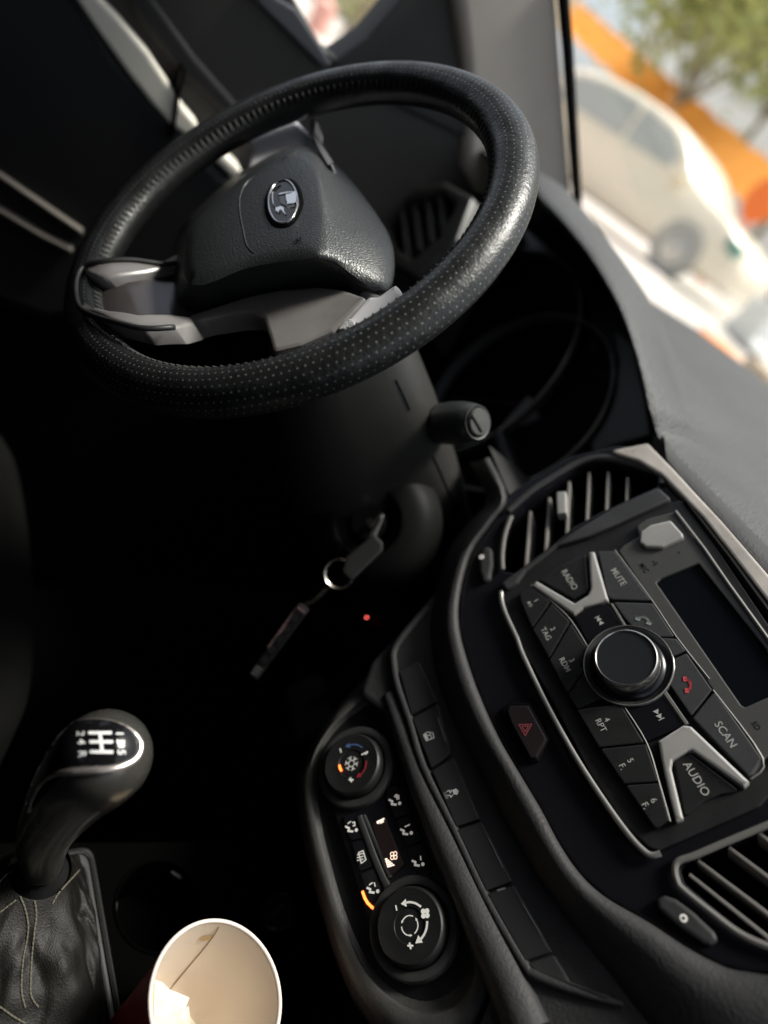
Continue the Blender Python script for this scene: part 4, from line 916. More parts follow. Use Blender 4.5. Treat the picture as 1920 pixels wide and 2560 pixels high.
for s_, c in (('1',(824,206)),('3',(830,262)),('5',(836,334)),('2',(556,205)),('4',(562,262)),('R',(568,345))):
    vs, fs = text_mesh(s_, 76, .012); tv = []
    # text up = image right, text right = image down
    ok = True
    for x, y, z in vs:
        p = A5((c[0]+y, c[1]+x))[0]; qd = ray(*p).normalized(); h = capbv.ray_cast(CAM, qd)
        if h[0] is None: ok = False; break
        n = h[1] if h[1].dot(qd) < 0 else -h[1]; tv.append(h[0]+n*.0003)
    if ok: obj('numeral', tv, fs, mat('pattern_white'), cap_, smooth=False)
# chrome collar at the base of the knob
dcl = (cen[4]-cen[0]).normalized()
mb = MB(); mb.lathe(cen[0]+dcl*.0005, dcl, [(.0126,-.004),(.0134,-.002),(.0137,.0),(.0133,.001),(.0122,.0015)], 40); mb.build('collar', M_chrome, gk)
mb = MB(); mb.lathe(cen[0], -dcl, [(.0119,0),(.0147,.006),(.018,.012),(.022,.018)], 40); mb.build('boot_clip', M_plas, gk)
# ---------------- USB socket
UF = Frame(onax(PP((600,1968))[0], 'z', CZ+.012), (1,-.12,0), (0,.86,.5))
us = thing('usb_socket', UF.o, 'round black usb socket with a faint trident symbol, above the paper cup', 'socket')
mb = MB(); mb.lathe(UF.o-UF.n*.006, UF.n, [(.0165,0),(.0165,.005),(.0155,.0065),(.0140,.0068),(.0134,.0055)], 48); mb.build('ring', mat('usb_ring', (.025,.018,.018), .2), us)
mb = MB(); mb.lathe(UF.o-UF.n*.006, UF.n, [(.0136,.004),(.0132,.0062),(0,.0066)], 48); ucap = mb.build('cap', M_plas, us)
sh = stroke([(-.005,0),(.005,0)], .0007)+stroke([(-.002,0),(.0005,.0028),(.003,.0028)], .0006)+stroke([(-.003,0),(-.0005,-.0026),(.002,-.0026)], .0006)+[circ((-.0055,0), .0012, 10)]+[[(.005,.0012),(.0068,0),(.005,-.0012)]]
rr_ = math.radians(-50); sh = [[(x*math.cos(rr_)-y*math.sin(rr_), x*math.sin(rr_)+y*math.cos(rr_)) for x, y in s_] for s_ in sh]
mark(UF, .0009, sh, ucap, mat('print_faint'), 'trident_symbol')
# ---------------- paper cup
tilt = V3((.026, .066, 1)).normalized()
cup = thing('paper_cup', cup_c-tilt*.178, 'used white and red paper cup with a crumpled napkin inside, standing in the console', 'paper cup')
RT, RB, H = .0458, .028, .178
mb = MB(); c0 = cup_c-tilt*H
mb.lathe(c0, tilt, [(RB,0),(RB+(RT-RB)*.985,H*.985)], 72); mb.build('sleeve', mat('cup_red', (.55,.015,.022), .45), cup)
mb = MB(); mb.lathe(c0, tilt, [(0,.070),(.010,.0705),(.018,.073),(.027,.081),(.0345,.097),(RB-.0012+(RT-RB)*.75,H*.75),(RT-.0012,H-.001)], 72); ins = mb.build('inside', M_cupin, cup, angle=180)
inbv = BVHTree.FromPolygons([V3(v) for v in mb.v], mb.f)
mb = MB(); a_ = tilt.orthogonal().normalized(); b_ = tilt.cross(a_)
mb.tube([cup_c+(a_*math.cos(t)+b_*math.sin(t))*RT for t in [2*math.pi*k/72 for k in range(72)]], .0014, 10, closed=True); mb.build('rim', M_cuprim, cup, angle=180)
# printed white curve and dashes on the red side
def on_side(th, h, off=.0004):
    r = RB+(RT-RB)*h/H+off; return c0+tilt*h+(a_*math.cos(th)+b_*math.sin(th))*r
# find the angle that faces the picture's left edge
best = min(range(360), key=lambda k: (MR.transposed() @ (on_side(math.radians(k), .09)-CAM)).x/(MR.transposed() @ (on_side(math.radians(k), .09)-CAM)).z)
th0 = math.radians(best)
mb = MB()
for k in range(16):
    t = th0-.9+k*.12; h = .088
    mb.add([on_side(t, h), on_side(t+.075, h), on_side(t+.075, h+.0012), on_side(t, h+.0012)], [(0,1,2,3)])
for k in range(40):
    t = th0-1.2+k*.06; h = .052+.012*math.sin((t-th0)*2.2)
    mb.add([on_side(t, h-.014), on_side(t+.06, h-.014+.012*0), on_side(t+.06, .052+.012*math.sin((t+.06-th0)*2.2)), on_side(t, h)], [(0,1,2,3)])
mb.build('print', mat('cup_print', (.75,.66,.64), .5), cup)
def inside_strip(pts, wd, m, name):
    L_ = drape(inbv, smoothc(pts, 6, False), .0004); 
    if len(L_) > 2: mb = MB(); mb.tube(L_, wd, 6, flat=.5); mb.build(name, m, cup)
inside_strip(Z7((945,684),(925,720),(880,780),(800,875),(735,955)), [.0004]*31 if False else .00042, M_seam, 'seam')
st = drape(inbv, A1(*[(0,0)]) if False else Z7((858,738),(875,724),(905,720),(925,722),(905,738),(880,746)), .0005)
if len(st) > 3: mb = MB(); mb.add(st, [tuple(range(len(st)))]); mb.build('stain', M_stain, cup, smooth=False)
# napkin
nap = thing('napkin', c0+tilt*.02, 'crumpled cream paper napkin stuffed inside the paper cup', 'napkin')
def P7(x, y, d): return at(Z7((x, y))[0], d*1.029)
tr_ = [P7(672,915,.4545), P7(700,925,.468), P7(735,958,.478), P7(762,968,.485), P7(818,992,.492), P7(800,1040,.486), P7(770,1090,.482), P7(745,1150,.478), P7(700,1180,.468), P7(668,1150,.458), P7(664,1050,.453), P7(668,980,.452), P7(725,1010,.470), P7(740,1060,.474), P7(700,1080,.463)]
mb = MB(); mb.add(tr_, [(0,1,12,11),(1,2,12),(2,3,12),(3,4,5,12),(5,6,13,12),(6,7,13),(7,8,14,13),(8,9,14),(9,10,14),(10,11,12,14),(12,13,14)])
tr2 = [P7(742,1060,.476), P7(815,1030,.497), P7(822,1075,.500), P7(860,1120,.505), P7(820,1180,.50), P7(745,1150,.481), P7(790,1090,.486)]
mb.add(tr2, [(0,1,6),(1,2,6),(2,3,4,6),(4,5,6),(5,0,6)])
tr3 = [P7(660,1040,.456), P7(715,1065,.462), P7(712,1100,.466), P7(690,1125,.462), P7(662,1120,.458)]
no = mb.build('sheet', M_tissue, nap, smooth=False)
sm_ = no.modifiers.new('s', 'SOLIDIFY'); sm_.thickness = .0005
# ================================================================== STEERING COLUMN
WC = V3((-.32332, -.25271, 1.09863)) + MR @ V3((-.0008, .0014, 0)); WN = V3((.11075, -.78672, .60729))
col = thing('steering_column', WC-WN*.3, 'dark steering column shroud behind the wheel', 'steering column')
CFr = Frame(WC, (1,0,.0), (0,.3,1)); cu = V3((1,0,0)); cu = (cu-WN*cu.dot(WN)).normalized(); cv = WN.cross(cu)
rows = []
for d, hw, hu, hd, sh_ in ((.045,.052,.045,.045,0),(.07,.070,.052,.062,0),(.12,.096,.055,.088,0),(.18,.112,.056,.110,.0),(.26,.118,.055,.125,.0),(.36,.118,.05,.128,.0)):
    c = WC-WN*d; r = []
    for k in range(48):
        a = 2*math.pi*k/48; ca, sa = math.cos(a), math.sin(a); ex = .62
        x = hw*math.copysign(abs(ca)**ex, ca); y = (hu if sa > 0 else hd)*math.copysign(abs(sa)**ex, sa); r.append(c+cu*x+cv*y)
    rows.append(r)
mb = MB(); mb.loft(rows, True, True, True); mb.build('shroud', mat('shroud_plastic', (.024,.0232,.0215), .45, spec=.3, bump=('noise', 900, .0003, .4), vary=.1), col, angle=50)
shbv = BVHTree.FromPolygons([V3(v) for v in mb.v], mb.f)
def line_on(bv, pts, r, m, name, parent, off=.0002):
    L_ = drape(bv, smoothc(pts, 8, False), off)
    if len(L_) > 2: mb = MB(); mb.tube(L_, r, 5); mb.build(name, m, parent)
line_on(shbv, PP((855,820),(872,855),(885,885)), .0007, M_dark, 'shut_line', col)
line_on(shbv, PP((935,985),(960,1040),(985,1110),(995,1150)), .0007, M_dark, 'shut_line', col)
# ignition lock
_r = ray(*PP((797,1124))[0]); _h = shbv.ray_cast(CAM, _r.normalized())[0]; print('ign', _h, ((_h-CAM).length/_r.length) if _h else None); ic_ = at(PP((790,1127))[0], .650); ia = (CAM-ic_).normalized()*.62+V3((.1,-.75,.1))*.5; ia.normalize()
mb = MB(); mb.lathe(ic_-ia*.03, ia, [(.066,.000),(.060,.014),(.054,.021),(.048,.0245),(.042,.0262),(.038,.0272),(.0365,.0275),(.0335,.028),(.032,.0275),(.0305,.022),(.0235,.021),(.0225,.018),(.021,.012),(.0,.012)], 64); mb.build('ignition_surround', mat('ignition_plastic', (.006,.006,.006), .5, spec=.06), col, angle=40)
mb = MB(); mb.lathe(ic_-ia*.03, ia, [(.0170,.010),(.0168,.021),(.0155,.0225),(.0,.0225)], 40); mb.build('lock_barrel', M_plas, col)
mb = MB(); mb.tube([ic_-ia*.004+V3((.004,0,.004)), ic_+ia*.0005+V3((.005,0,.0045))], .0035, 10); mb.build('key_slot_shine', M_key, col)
# key
key = thing('car_key', ic_, 'black car key turned in the ignition, with its grey edge catching light', 'key')
k0 = at(PP((826,1112))[0], 0.652); k1_ = at(PP((800,1150))[0], 0.645); k2_ = at(PP((790,1190))[0], 0.635)
kd = (k2_-k0).normalized(); kn = (CAM-k1_).normalized(); kn = (kn-kd*kn.dot(kd)).normalized(); ks = kd.cross(kn)
mb = MB(); mb.tube([k0, k0.lerp(k1_, .9)], [.0026,.004], 8, up=kn, flat=1); mb.build('blade', M_plasg, key)
KF = Frame(at(PP((787,1192))[0], 0.632), kd, ks)
# fob: thick rounded tablet seen nearly edge on
e1 = at(PP((770,1215))[0], 0.632); e2 = at(PP((808,1178))[0], 0.632); fd = (e2-e1).normalized()
KF = Frame((e1+e2)/2, fd, (CAM-e1).normalized().cross(fd))
mb = MB(); mb.prism(KF, fillet([(-.026,-.009),(.013,-.009),(.018,-.004),(.018,.0075),(-.014,.010),(-.026,.003)], .004), -.016, .004, .002, bot=True); mb.build('fob', mat('fob_grey', (.014,.014,.0135), .35), key)
mb = MB(); a1_ = at(PP((808,1150))[0], 0.638); mb.tube([at(PP((823,1122))[0], 0.648), a1_, at(PP((797,1176))[0], 0.634)], [.0026,.0035,.005], 8); mb.build('stem', M_plas, key)
# key ring and chain
kr_ = thing('keychain', at(PP((733,1240))[0], 0.630), 'thin steel key ring with a dark hexagon-patterned bar hanging from the key', 'keychain')
rc_ = at(PP((733,1239))[0], 0.632); vr = (CAM-rc_).normalized(); ra = vr.cross(V3((0,0,1))).normalized(); rb_ = ra.cross(vr)
R_ = 30/.864/FPX*.632
for dr in (0, .0009):
    mb = MB(); mb.tube([rc_+(ra*math.cos(t)+rb_*math.sin(t))*(R_+dr)+vr*dr for t in [2*math.pi*k/60 for k in range(60)]], .00042, 6, closed=True); mb.build('ring', M_key, kr_)
for a, b in (((706,1266),(690,1292)), ((712,1268),(672,1303)), ((692,1288),(668,1304)), ((668,1300),(655,1312))):
    A_, B_ = at(PP(a)[0], 0.632), at(PP(b)[0], 0.634); d = (B_-A_); mb = MB(); s_ = d.cross(vr).normalized()*.0012
    mb.tube([A_-s_*.3, A_+d*.3+s_, A_+d*.7+s_, B_, A_+d*.7-s_, A_+d*.3-s_], .0004, 5, closed=True); mb.build('link', mat('link_metal', (.4,.36,.3), .3, metal=1), kr_)
b0, b1_ = at(PP((657,1310))[0], 0.634), at(PP((548,1462))[0], 0.645); bd = (b1_-b0).normalized(); BF = Frame((b0+b1_)/2, bd, bd.cross((CAM-b0).normalized()))
if BF.n.dot(CAM-BF.o) < 0: BF = Frame(BF.o, bd, -BF.v)
hl_ = (b1_-b0).length/2
mb = MB(); mb.prism(BF, fillet([(-hl_,-.0055),(hl_,-.0045),(hl_,.0045),(-hl_,.0055)], .002), -.003, .003, .001, bot=True); bar = mb.build('bar', mat('bar_dark', (.010,.0095,.010), .35), kr_)
for k in range(5):
    cx_ = -hl_+.012+k*.012; q = circ((cx_, -.001), .0055, 6)
    mark(BF, .0031, stroke(q, .0007, True), bar, M_dark, 'hexagon')
mark(BF, .0031, sum([stroke([(hl_-.004-k*.0035,-.004),(hl_-.004-k*.0035,.002)], .0009) for k in range(3)], []), bar, mat('print_faint'), 'end_stripes')
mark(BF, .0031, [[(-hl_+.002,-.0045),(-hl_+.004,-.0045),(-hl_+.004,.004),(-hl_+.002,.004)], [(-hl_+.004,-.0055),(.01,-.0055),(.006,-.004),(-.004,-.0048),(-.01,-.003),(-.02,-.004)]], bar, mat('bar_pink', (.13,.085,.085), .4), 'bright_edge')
# red pinpoint light low on the dash
rl = at(PP((792,1334))[0], .74); mb = MB(); mb.lathe(rl, (CAM-rl).normalized(), [(.0010,-.002),(.0010,0),(.0007,.0008),(0,.001)], 14)
tag(mb.build('warning_lamp', mat('lamp_red', (.5,.02,.02), .4, emit=((1,.12,.1), 3))), 'tiny glowing red lamp in the dark below the ignition', 'indicator lamp')
mb = MB(); mb.prism(Frame(rl-V3((0,-.004,0)), (1,0,0), (0,.3,1)), fillet([(-.05,-.04),(.04,-.04),(.04,.03),(-.05,.03)], .006), -.02, -.003, .003, bot=True); tag(mb.build('obd_cover', M_dark), 'small black cover panel holding the red lamp under the dash', 'cover panel')
# brake pedal
pc = at(PP((665,1525))[0], 1.06); pn = (CAM-pc).normalized(); PFm = Frame(pc, (1,0,0), V3((0,.5,.8)))
ped = thing('brake_pedal', pc, 'dark ribbed pedal barely visible in the footwell', 'pedal')
mb = MB(); mb.prism(PFm, fillet([(-.045,-.03),(.045,-.03),(.045,.03),(-.045,.03)], .01), -.008, 0, .002, bot=True); pp_ = mb.build('pad', mat('pedal_rubber', (.03,.028,.028), .6), ped)
for k in range(6):
    mb = MB(); mb.prism(PFm, [(-.038+k*.014,-.024),(-.034+k*.014,-.024),(-.028+k*.014,.024),(-.032+k*.014,.024)], 0, .004, .0005); mb.build('rib', mat('pedal_rubber'), pp_)
mb = MB(); mb.tube([pc-V3((0,0,.0)), pc+V3((0,.05,.12)), pc+V3((0,.12,.3))], .008, 8); mb.build('arm', M_plas, ped)
# ---------------- stalk
s0 = at(PP((884,918))[0], .665); s1_ = at(PP((1030,912))[0], .592); sa_ = (s1_-s0).normalized(); Ls = (s1_-s0).length
stk = thing('wiper_stalk', s0, 'black wiper stalk with a grooved round end cap, right of the steering column', 'control stalk')
e_ = at(PP((884,915))[0], .668); ea = (sa_*.5+(CAM-e_).normalized()*.5).normalized()
mb = MB(); mb.lathe(e_-ea*.006, ea, [(.027,-.01),(.026,.003),(.022,.006),(.014,.003),(.0,.003)], 40); mb.build('stalk_boot', M_dark, stk)
mb = MB(); mb.lathe(s0, sa_, [(.0100,0),(.0105,.2*Ls),(.0118,.32*Ls),(.0155,.42*Ls),(.0178,.53*Ls),(.0188,.66*Ls),(.0184,.80*Ls),(.0168,.92*Ls),(.0150,.99*Ls),(.0132,1.01*Ls),(.0125,.99*Ls)], 56); mb.build('lever', mat('stalk_black', (.020,.022,.023), .38, bump=('noise', 1200, .0002, .3)), stk, angle=70)
mb = MB(); mb.lathe(s0, sa_, [(.0150,.995*Ls),(.0143,1.018*Ls),(.0130,1.014*Ls)], 44); mb.build('end_ring', M_plasg, stk)
mb = MB(); mb.lathe(s0, sa_, [(.0122,.985*Ls),(.0118,1.03*Ls),(.0106,1.045*Ls),(0,1.05*Ls)], 44); cpo = mb.build('end_cap', mat('cap_grey', (.055,.055,.05), .3, metal=.3), stk)
EF = Frame(s0+sa_*Ls*1.052, cross_ := sa_.cross(V3((0,0,1))).normalized(), sa_.cross(sa_.cross(V3((0,0,1)))))
if EF.n.dot(sa_) < 0: EF = Frame(EF.o, -EF.u, EF.v)
g0, g1 = EF.uv(PP((1018,895))[0]), EF.uv(PP((1040,932))[0])
mark(EF, .0001, stroke([g0, g1], .0016), cpo, M_dark, 'groove', th=.0004)
line_ = [s0+sa_*Ls*.53+(V3((0,0,1)).cross(sa_).normalized()*math.cos(t)+sa_.cross(V3((0,0,1)).cross(sa_)).normalized()*math.sin(t))*.0179 for t in [2*math.pi*k/40 for k in range(40)]]
mb = MB(); mb.tube(line_, .0004, 5, closed=True); mb.build('joint_line', M_dark, stk)
# ================================================================== STEERING WHEEL
up = V3((0,0,1)); wv = (up-WN*up.dot(WN)).normalized(); wu = wv.cross(WN)
WF = Frame(WC, wu, wv)
sw = thing('steering_wheel', WC, 'black perforated leather steering wheel with grey spokes and an oval chrome badge', 'steering wheel')
R, rt = .1722, .0165
NU, NV = 240, 36; vs = []; fs = []; uvs = []
for i in range(NU):
    a = 2*math.pi*i/NU; c = WC+(wu*math.cos(a)+wv*math.sin(a))*R; rd = (wu*math.cos(a)+wv*math.sin(a))
    for j in range(NV):
        b = 2*math.pi*j/NV; prof = 1+.05*math.cos(2*b)-.035*math.exp(-((b-math.pi*.80)/.12)**2)
        vs.append(c+(rd*math.cos(b)+WF.n*math.sin(b))*rt*prof)
for i in range(NU):
    for j in range(NV):
        fs.append((i*NV+j, ((i+1)%NU)*NV+j, ((i+1)%NU)*NV+(j+1)%NV, i*NV+(j+1)%NV)); uvs.append([(i/NU, j/NV), ((i+1)/NU, j/NV), ((i+1)/NU, (j+1)/NV), (i/NU, (j+1)/NV)])
lm = bpy.data.materials.new('perforated_leather'); lm.use_nodes = True; nt = lm.node_tree; bs = nt.nodes['Principled BSDF']
def nd(t, **k):
    n = nt.nodes.new(t)
    for a, b in k.items(): setattr(n, a, b)
    return n
def mth(op, a, b=None, c=None):
    n = nd('ShaderNodeMath', operation=op)
    for i, x in enumerate((a, b, c)):
        if x is None: continue
        if isinstance(x, (int, float)): n.inputs[i].default_value = x
        else: nt.links.new(x, n.inputs[i])
    return n.outputs[0]
uvn = nd('ShaderNodeUVMap'); sep = nd('ShaderNodeSeparateXYZ'); nt.links.new(uvn.outputs[0], sep.inputs[0])
NHU, NHV = 216.0, 20.0      # perforation pitch about 5 mm
uu = mth('MULTIPLY', sep.outputs[0], NHU); vv = mth('MULTIPLY', sep.outputs[1], NHV)
row = mth('FLOOR', vv); odd = mth('MODULO', row, 2.0); us_ = mth('ADD', uu, mth('MULTIPLY', odd, .5))
fu = mth('SUBTRACT', mth('FRACT', us_), .5); fv = mth('SUBTRACT', mth('FRACT', vv), .5)
dist = mth('SQRT', mth('ADD', mth('MULTIPLY', fu, fu), mth('MULTIPLY', fv, fv)))
dot = mth('LESS_THAN', dist, .105)
# perforated everywhere except the smooth inner band (v from .38 to .60) 
v_ = sep.outputs[1]; inner = mth('MULTIPLY', mth('GREATER_THAN', v_, .37), mth('LESS_THAN', v_, .60)); perf = mth('MULTIPLY', dot, mth('SUBTRACT', 1.0, inner))
mixc = nd('ShaderNodeMix', data_type='RGBA'); mixc.inputs['A'].default_value = (.011,.0115,.012,1); mixc.inputs['B'].default_value = (.17,.165,.15,1)
nt.links.new(perf, mixc.inputs['Factor']); nt.links.new(mixc.outputs['Result'], bs.inputs['Base Color'])
bs.inputs['Roughness'].default_value = .38; bs.inputs['Specular IOR Level'].default_value = .5
tc = nd('ShaderNodeTexCoord'); n1 = nd('ShaderNodeTexNoise'); n1.inputs['Scale'].default_value = 300; nt.links.new(tc.outputs['Object'], n1.inputs['Vector'])
ad = nd('ShaderNodeVectorMath', operation='MULTIPLY_ADD'); ad.inputs[1].default_value = (.004,)*3; nt.links.new(n1.outputs['Color'], ad.inputs[0]); nt.links.new(tc.outputs['Object'], ad.inputs[2])
vo = nd('ShaderNodeTexVoronoi', feature='SMOOTH_F1'); vo.inputs['Scale'].default_value = 520; nt.links.new(ad.outputs[0], vo.inputs['Vector'])
n2 = nd('ShaderNodeTexNoise'); n2.inputs['Scale'].default_value = 38; n2.inputs['Detail'].default_value = 4; nt.links.new(tc.outputs['Object'], n2.inputs['Vector'])
hgt = mth('ADD', mth('MULTIPLY', vo.outputs['Distance'], .6), mth('MULTIPLY', n2.outputs['Fac'], 3.5)); hgt = mth('SUBTRACT', hgt, mth('MULTIPLY', perf, .9))
bp = nd('ShaderNodeBump'); bp.inputs['Distance'].default_value = .0007; bp.inputs['Strength'].default_value = .6; nt.links.new(hgt, bp.inputs['Height']); nt.links.new(bp.outputs[0], bs.inputs['Normal'])
rmn = nd('ShaderNodeMapRange'); rmn.inputs[1].default_value = .3; rmn.inputs[2].default_value = .7; rmn.inputs[3].default_value = .28; rmn.inputs[4].default_value = .48; nt.links.new(n2.outputs['Fac'], rmn.inputs[0]); nt.links.new(rmn.outputs[0], bs.inputs['Roughness'])
rim_ = obj('rim', vs, fs, lm, sw, angle=180, uvs=uvs)
# lacing stitches on the inner side of the rim
mb = MB()
for i in range(170):
    a = 2*math.pi*i/170
    for sgn in (1, -1):
        def tp(a_, b_):
            rd = (wu*math.cos(a_)+wv*math.sin(a_)); return WC+rd*R+(rd*math.cos(b_)+WF.n*math.sin(b_))*(rt*1.0+.0004)
        b0_, b1q = math.pi*.78, math.pi*.98
        mb.tube([tp(a, b0_), tp(a+.006*sgn, (b0_+b1q)/2), tp(a+.014*sgn, b1q)], .0007, 5)
mb.build('stitching', mat('lacing', (.012,.012,.012), .6, spec=.3), rim_)
def WP(pts, h, sm=False, fil=.002): return SP(pts, h, sm, fil, WF)
def wplate(pts, h0, h1, b, name, m, fil=.002, sm=False, label=None): 
    mb = MB(); mb.prism(WF, WP(pts, h1, sm, fil), h0, h1, b, bot=True); return mb.build(name, m, sw, label=label)
def hrise(u, v):
    r = math.hypot(u, v); k = min(max((r-.085)/.07, 0), 1); return .039*k*k*(3-2*k)
def wplate2(pts, h0, h1, b, name, m, fil=.002):
    q = []
    for p in pts:
        h = h1
        for _ in range(6): u, v = WF.uv(p, h); h = h1+hrise(u, v)
        q.append((u, v))
    q = fillet(ccw(q), fil, 3); q2 = []
    for a, b_ in zip(q, q[1:]+q[:1]):
        n = max(1, int(math.hypot(b_[0]-a[0], b_[1]-a[1])/.004)); q2 += [(a[0]+(b_[0]-a[0])*k/n, a[1]+(b_[1]-a[1])*k/n) for k in range(n)]
    q = q2
    mb = MB(); mb.prism(WF, q, h0, h1, b, bot=True)
    for i, p in enumerate(mb.v):
        d = p-WF.o; mb.v[i] = p+WF.n*hrise(d.dot(WF.u), d.dot(WF.v))
    return mb.build(name, m, sw, angle=65)
# core behind the airbag
mb = MB(); mb.lathe(WC-WN*.05, WN, [(0,-.01),(.05,-.01),(.062,.0),(.066,.012),(.05,.018),(0,.018)], 40); mb.build('hub_core', M_dark, sw)
# upper-left arm (left spoke)
wplate(A1((560,130),(680,95),(820,100),(880,160),(950,240),(1010,310),(1085,425),(1000,600),(700,700),(540,470),(558,300)), -.034, -.020, .005, 'spoke', mat('spoke_pale_lit', (.85,.84,.88), .4), fil=.006)  # spoke colour made paler here to hold a reflected sheen
wplate(A1((935,135),(985,150),(975,225),(1030,330),(1085,425),(1068,435),(1005,335),(950,250)), -.03, -.014, .003, 'spoke_edge', M_spoke, fil=.003)
# lower spoke pair (bottom of the wheel) and right spoke
wplate2(B3((640,30),(500,110),(380,155),(225,180),(182,212),(165,290),(175,380),(230,415),(330,448),(470,478),(640,470),(760,432),(760,300)), -.045, -.034, .002, 'spoke_recess', mat('recess_gloss', (.05,.043,.043), .18), fil=.004)
wplate2(smoothc(B3((700,20),(610,55),(500,115),(380,158),(230,183),(200,208),(225,235),(285,243),(360,232),(440,215),(520,190),(610,158),(700,125)), 3), -.040, -.022, .003, 'spoke', M_spoke, fil=.003)
wplate2(B3((185,372),(235,410),(330,445),(470,477),(620,472),(700,452),(690,425),(600,412),(450,415),(320,395),(205,370)), -.040, -.022, .003, 'spoke', M_spoke, fil=.003)
wplate(B3((660,462),(760,434),(900,412),(980,408),(1028,436),(1054,520),(1072,590),(1200,560),(1352,492),(1430,415),(1502,334),(1470,325),(1400,300),(1290,285),(1100,300),(950,330),(800,380),(680,420)), -.040, -.022, .003, 'spoke', M_spoke, fil=.006)
wplate(B3((1362,494),(1436,420),(1512,332),(1560,330),(1640,270),(1680,330),(1560,440),(1440,520)), -.042, -.024, .003, 'spoke_end', mat('spoke_pale_lit', (.4,.41,.42), .4), fil=.003)
wplate(B3((1400,452),(1425,432),(1448,452),(1400,482),(1372,486)), -.024, -.0215, .0008, 'switch_pad', mat('pad_pale', (.5,.5,.5), .5, bump=('voronoi', 900, .0005, 1)), fil=.001)
def wlift(p, h1):
    h = h1
    for _ in range(6): u, v = WF.uv(p, h); h = h1+hrise(u, v)
    return WF.w(u, v, h)
e = [wlift(p, -.021) for p in smoothc(B3((640,35),(500,113),(380,157),(230,182),(190,205),(170,250),(165,310),(180,378),(230,414),(330,448),(470,480),(620,476)), 4, False)]
mb = MB(); mb.tube(e, .0021, 8); mb.build('leather_edge', M_plasg, sw, angle=180)
wplate(B3((640,480),(700,462),(800,435),(900,415),(980,412),(1022,440),(1050,520),(1066,600),(1000,680),(700,680),(420,560),(380,480)), -.075, -.052, .004, 'back_cover', M_dark, fil=.004)
# airbag cover: rings from the outline up to the plateau
cen_ = (750, 770)
outl_ = [(900,303),(820,312),(700,358),(560,438),(420,540),(300,648),(180,762),(112,860),(78,960),(66,1100),(72,1250),(105,1360),(200,1385),(300,1350),(600,1285),(900,1225),(1100,1200),(1230,1213),(1330,1248),(1400,1252),(1452,1215),(1474,1110),(1470,980),(1432,860),(1345,720),(1205,540),(1085,420),(1000,345)]
plat_ = [(880,345),(800,352),(700,395),(580,470),(450,575),(320,690),(220,790),(165,870),(150,960),(150,1080),(170,1170),(240,1190),(330,1170),(520,1090),(700,1050),(850,1030),(960,1015),(1010,990),(1025,900),(1030,800),(1030,700),(1020,600),(1010,520),(990,440),(950,380)]
def ang_rs(poly, n=96):
    P_ = smoothc(poly, 6); out = []
    A_ = sorted([(math.atan2(y-cen_[1], x-cen_[0]), math.hypot(x-cen_[0], y-cen_[1])) for x, y in P_])
    for k in range(n):
        th = -math.pi+2*math.pi*k/n
        for i in range(len(A_)):
            a, b = A_[i-1], A_[i]
            a0_, b0_ = a[0]-(2*math.pi if i == 0 else 0), b[0]
            if a0_ <= th <= b0_: q = (th-a0_)/max(b0_-a0_, 1e-9); r = a[1]+(b[1]-a[1])*q; break
        else: a, b = A_[-1], A_[0]; q = (th-a[0])/max(b[0]+2*math.pi-a[0], 1e-9); r = a[1]+(b[1]-a[1])*q
        out.append((th, r))
    return out
OA, PA = ang_rs(outl_), ang_rs(plat_)
def ringp(f, h):   # f 0 outline .. 1 plateau .. 2 centre
    r = []
    for (th, ro), (_, rp) in zip(OA, PA):
        rad_ = ro+(rp-ro)*f if f <= 1 else rp*(2-f); p = A1((cen_[0]+rad_*math.cos(th), cen_[1]+rad_*math.sin(th)))[0]; u, v = WF.uv(p, h); r.append(WF.w(u, v, h))
    return r
mb = MB(); rws = [ringp(0,-.052), ringp(0,-.038), ringp(.03,-.0335), ringp(.10,-.029), ringp(.3,-.020), ringp(.55,-.0105), ringp(.8,-.002), ringp(.93,.0028), ringp(1.0,.0050), ringp(1.12,.0068), ringp(1.3,.0077), ringp(1.55,.008), ringp(1.8,.008), ringp(1.98,.008)]
mb.loft(rws, True, True, True); ab = mb.build('airbag_cover', M_hub, sw, angle=60)
abbv = BVHTree.FromPolygons([V3(v) for v in mb.v], mb.f)
# faint raised contour around the badge
line_on(abbv, A1((860,350),(700,440),(560,530),(505,620),(500,720),(520,840),(545,940),(590,990)), .0012, M_hub, 'contour', ab, off=-.0007)
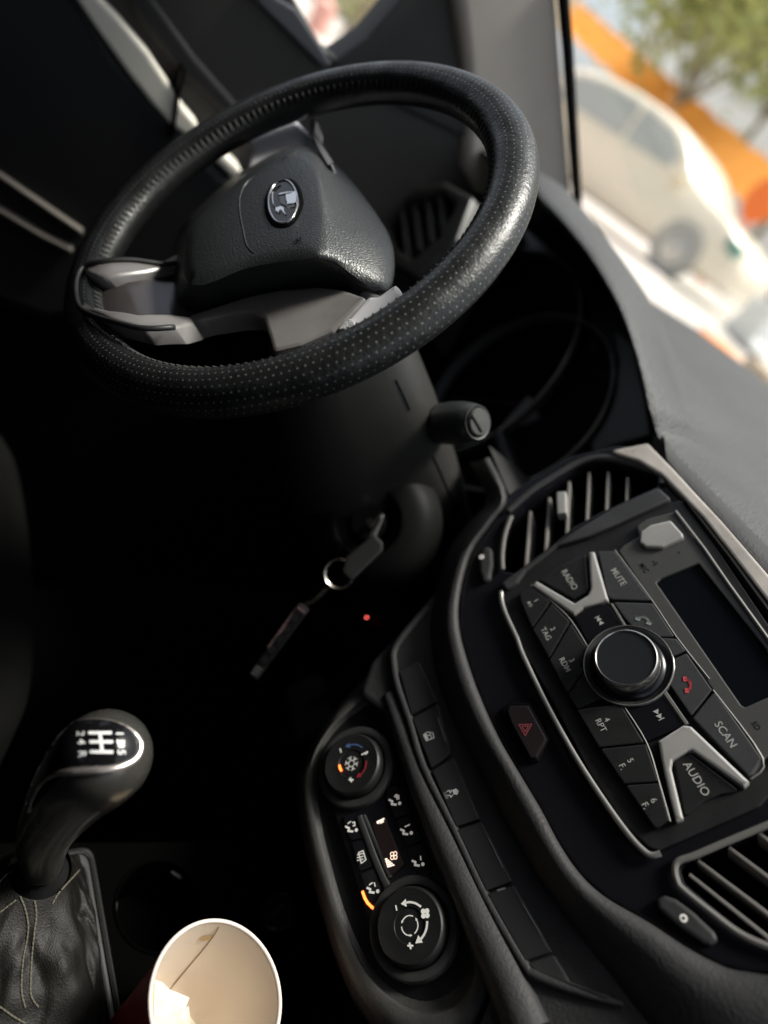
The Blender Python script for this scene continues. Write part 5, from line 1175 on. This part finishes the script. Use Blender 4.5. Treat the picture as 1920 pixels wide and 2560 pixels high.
# badge
bc = WF.uv(A1((768,662))[0], .0085)
lu, lv = WF.px(A1((768,528),(775,800),(680,690),(868,650)), .0085)[:2], None
pts_o = WF.px(A2((640,450),(760,480),(870,590),(940,740),(975,900),(978,1020),(930,1170),(860,1310),(740,1430),(600,1460),(450,1420),(350,1300),(290,1150),(270,980),(285,820),(350,650),(450,520)), .0095)
po = smoothc(ccw(pts_o), 4)
mb = MB(); mb.prism(WF, inset(po, -.004), .006, .0089, .002); mb.build('badge_recess', M_dark, sw)
mb = MB(); mb.prism(WF, po, .0085, .0092, 0); bd_ = mb.build('badge', mat('badge_black', (.015,.014,.016), .12), sw)
mb = MB(); mb.tube([WF.w(x, y, .0094) for x, y in inset(po, .0006)], .0009, 8, closed=True); mb.build('chrome_oval', M_chrome, bd_, angle=180)
def A2p(*p): return WF.px(A2(*p), .0100)
for nm, q, m, hh in (('emblem_block', A2p((680,790),(760,785),(830,760),(895,715),(930,800),(940,950),(920,985),(850,1010),(720,1010),(690,900)), M_chrome, .0104),
                 ('emblem_bar', A2p((505,775),(680,735),(840,722),(870,740),(700,765),(540,805)), M_chrome, .0102),
                 ('emblem_dark', A2p((515,830),(660,800),(690,1000),(760,1030),(900,1010),(890,1070),(760,1090),(560,990)), mat('emblem_grey', (.12,.12,.12), .15, metal=.8), .0098),  # darker grey lower part of the emblem
                 ('emblem_foot', A2p((440,1100),(500,1085),(570,1060),(640,1095),(650,1180),(690,1250),(662,1255),(605,1185),(575,1130),(545,1150),(520,1235),(490,1180),(455,1190)), M_chrome, .0102)):
    mb = MB(); mb.prism(WF, ccw(q), .0092, hh, .0002); mb.build(nm, m, bd_)
mb = MB(); mb.tube([WF.w(*p, .0097) for p in smoothc(A2p((560,570),(470,640),(385,715),(368,800),(375,930),(395,1030),(450,1100)), 4, False)], .0006, 6); mb.build('emblem_tail', M_chrome, bd_)
write(WF, A1((790,390))[0], .0084, 'c', .011, ab, M_dark, rot=.0, bold=-.0, name='embossed_letter')
write(WF, A1((862,912))[0], .0086, 'R', .009, ab, M_dark, rot=.0, name='embossed_letter')
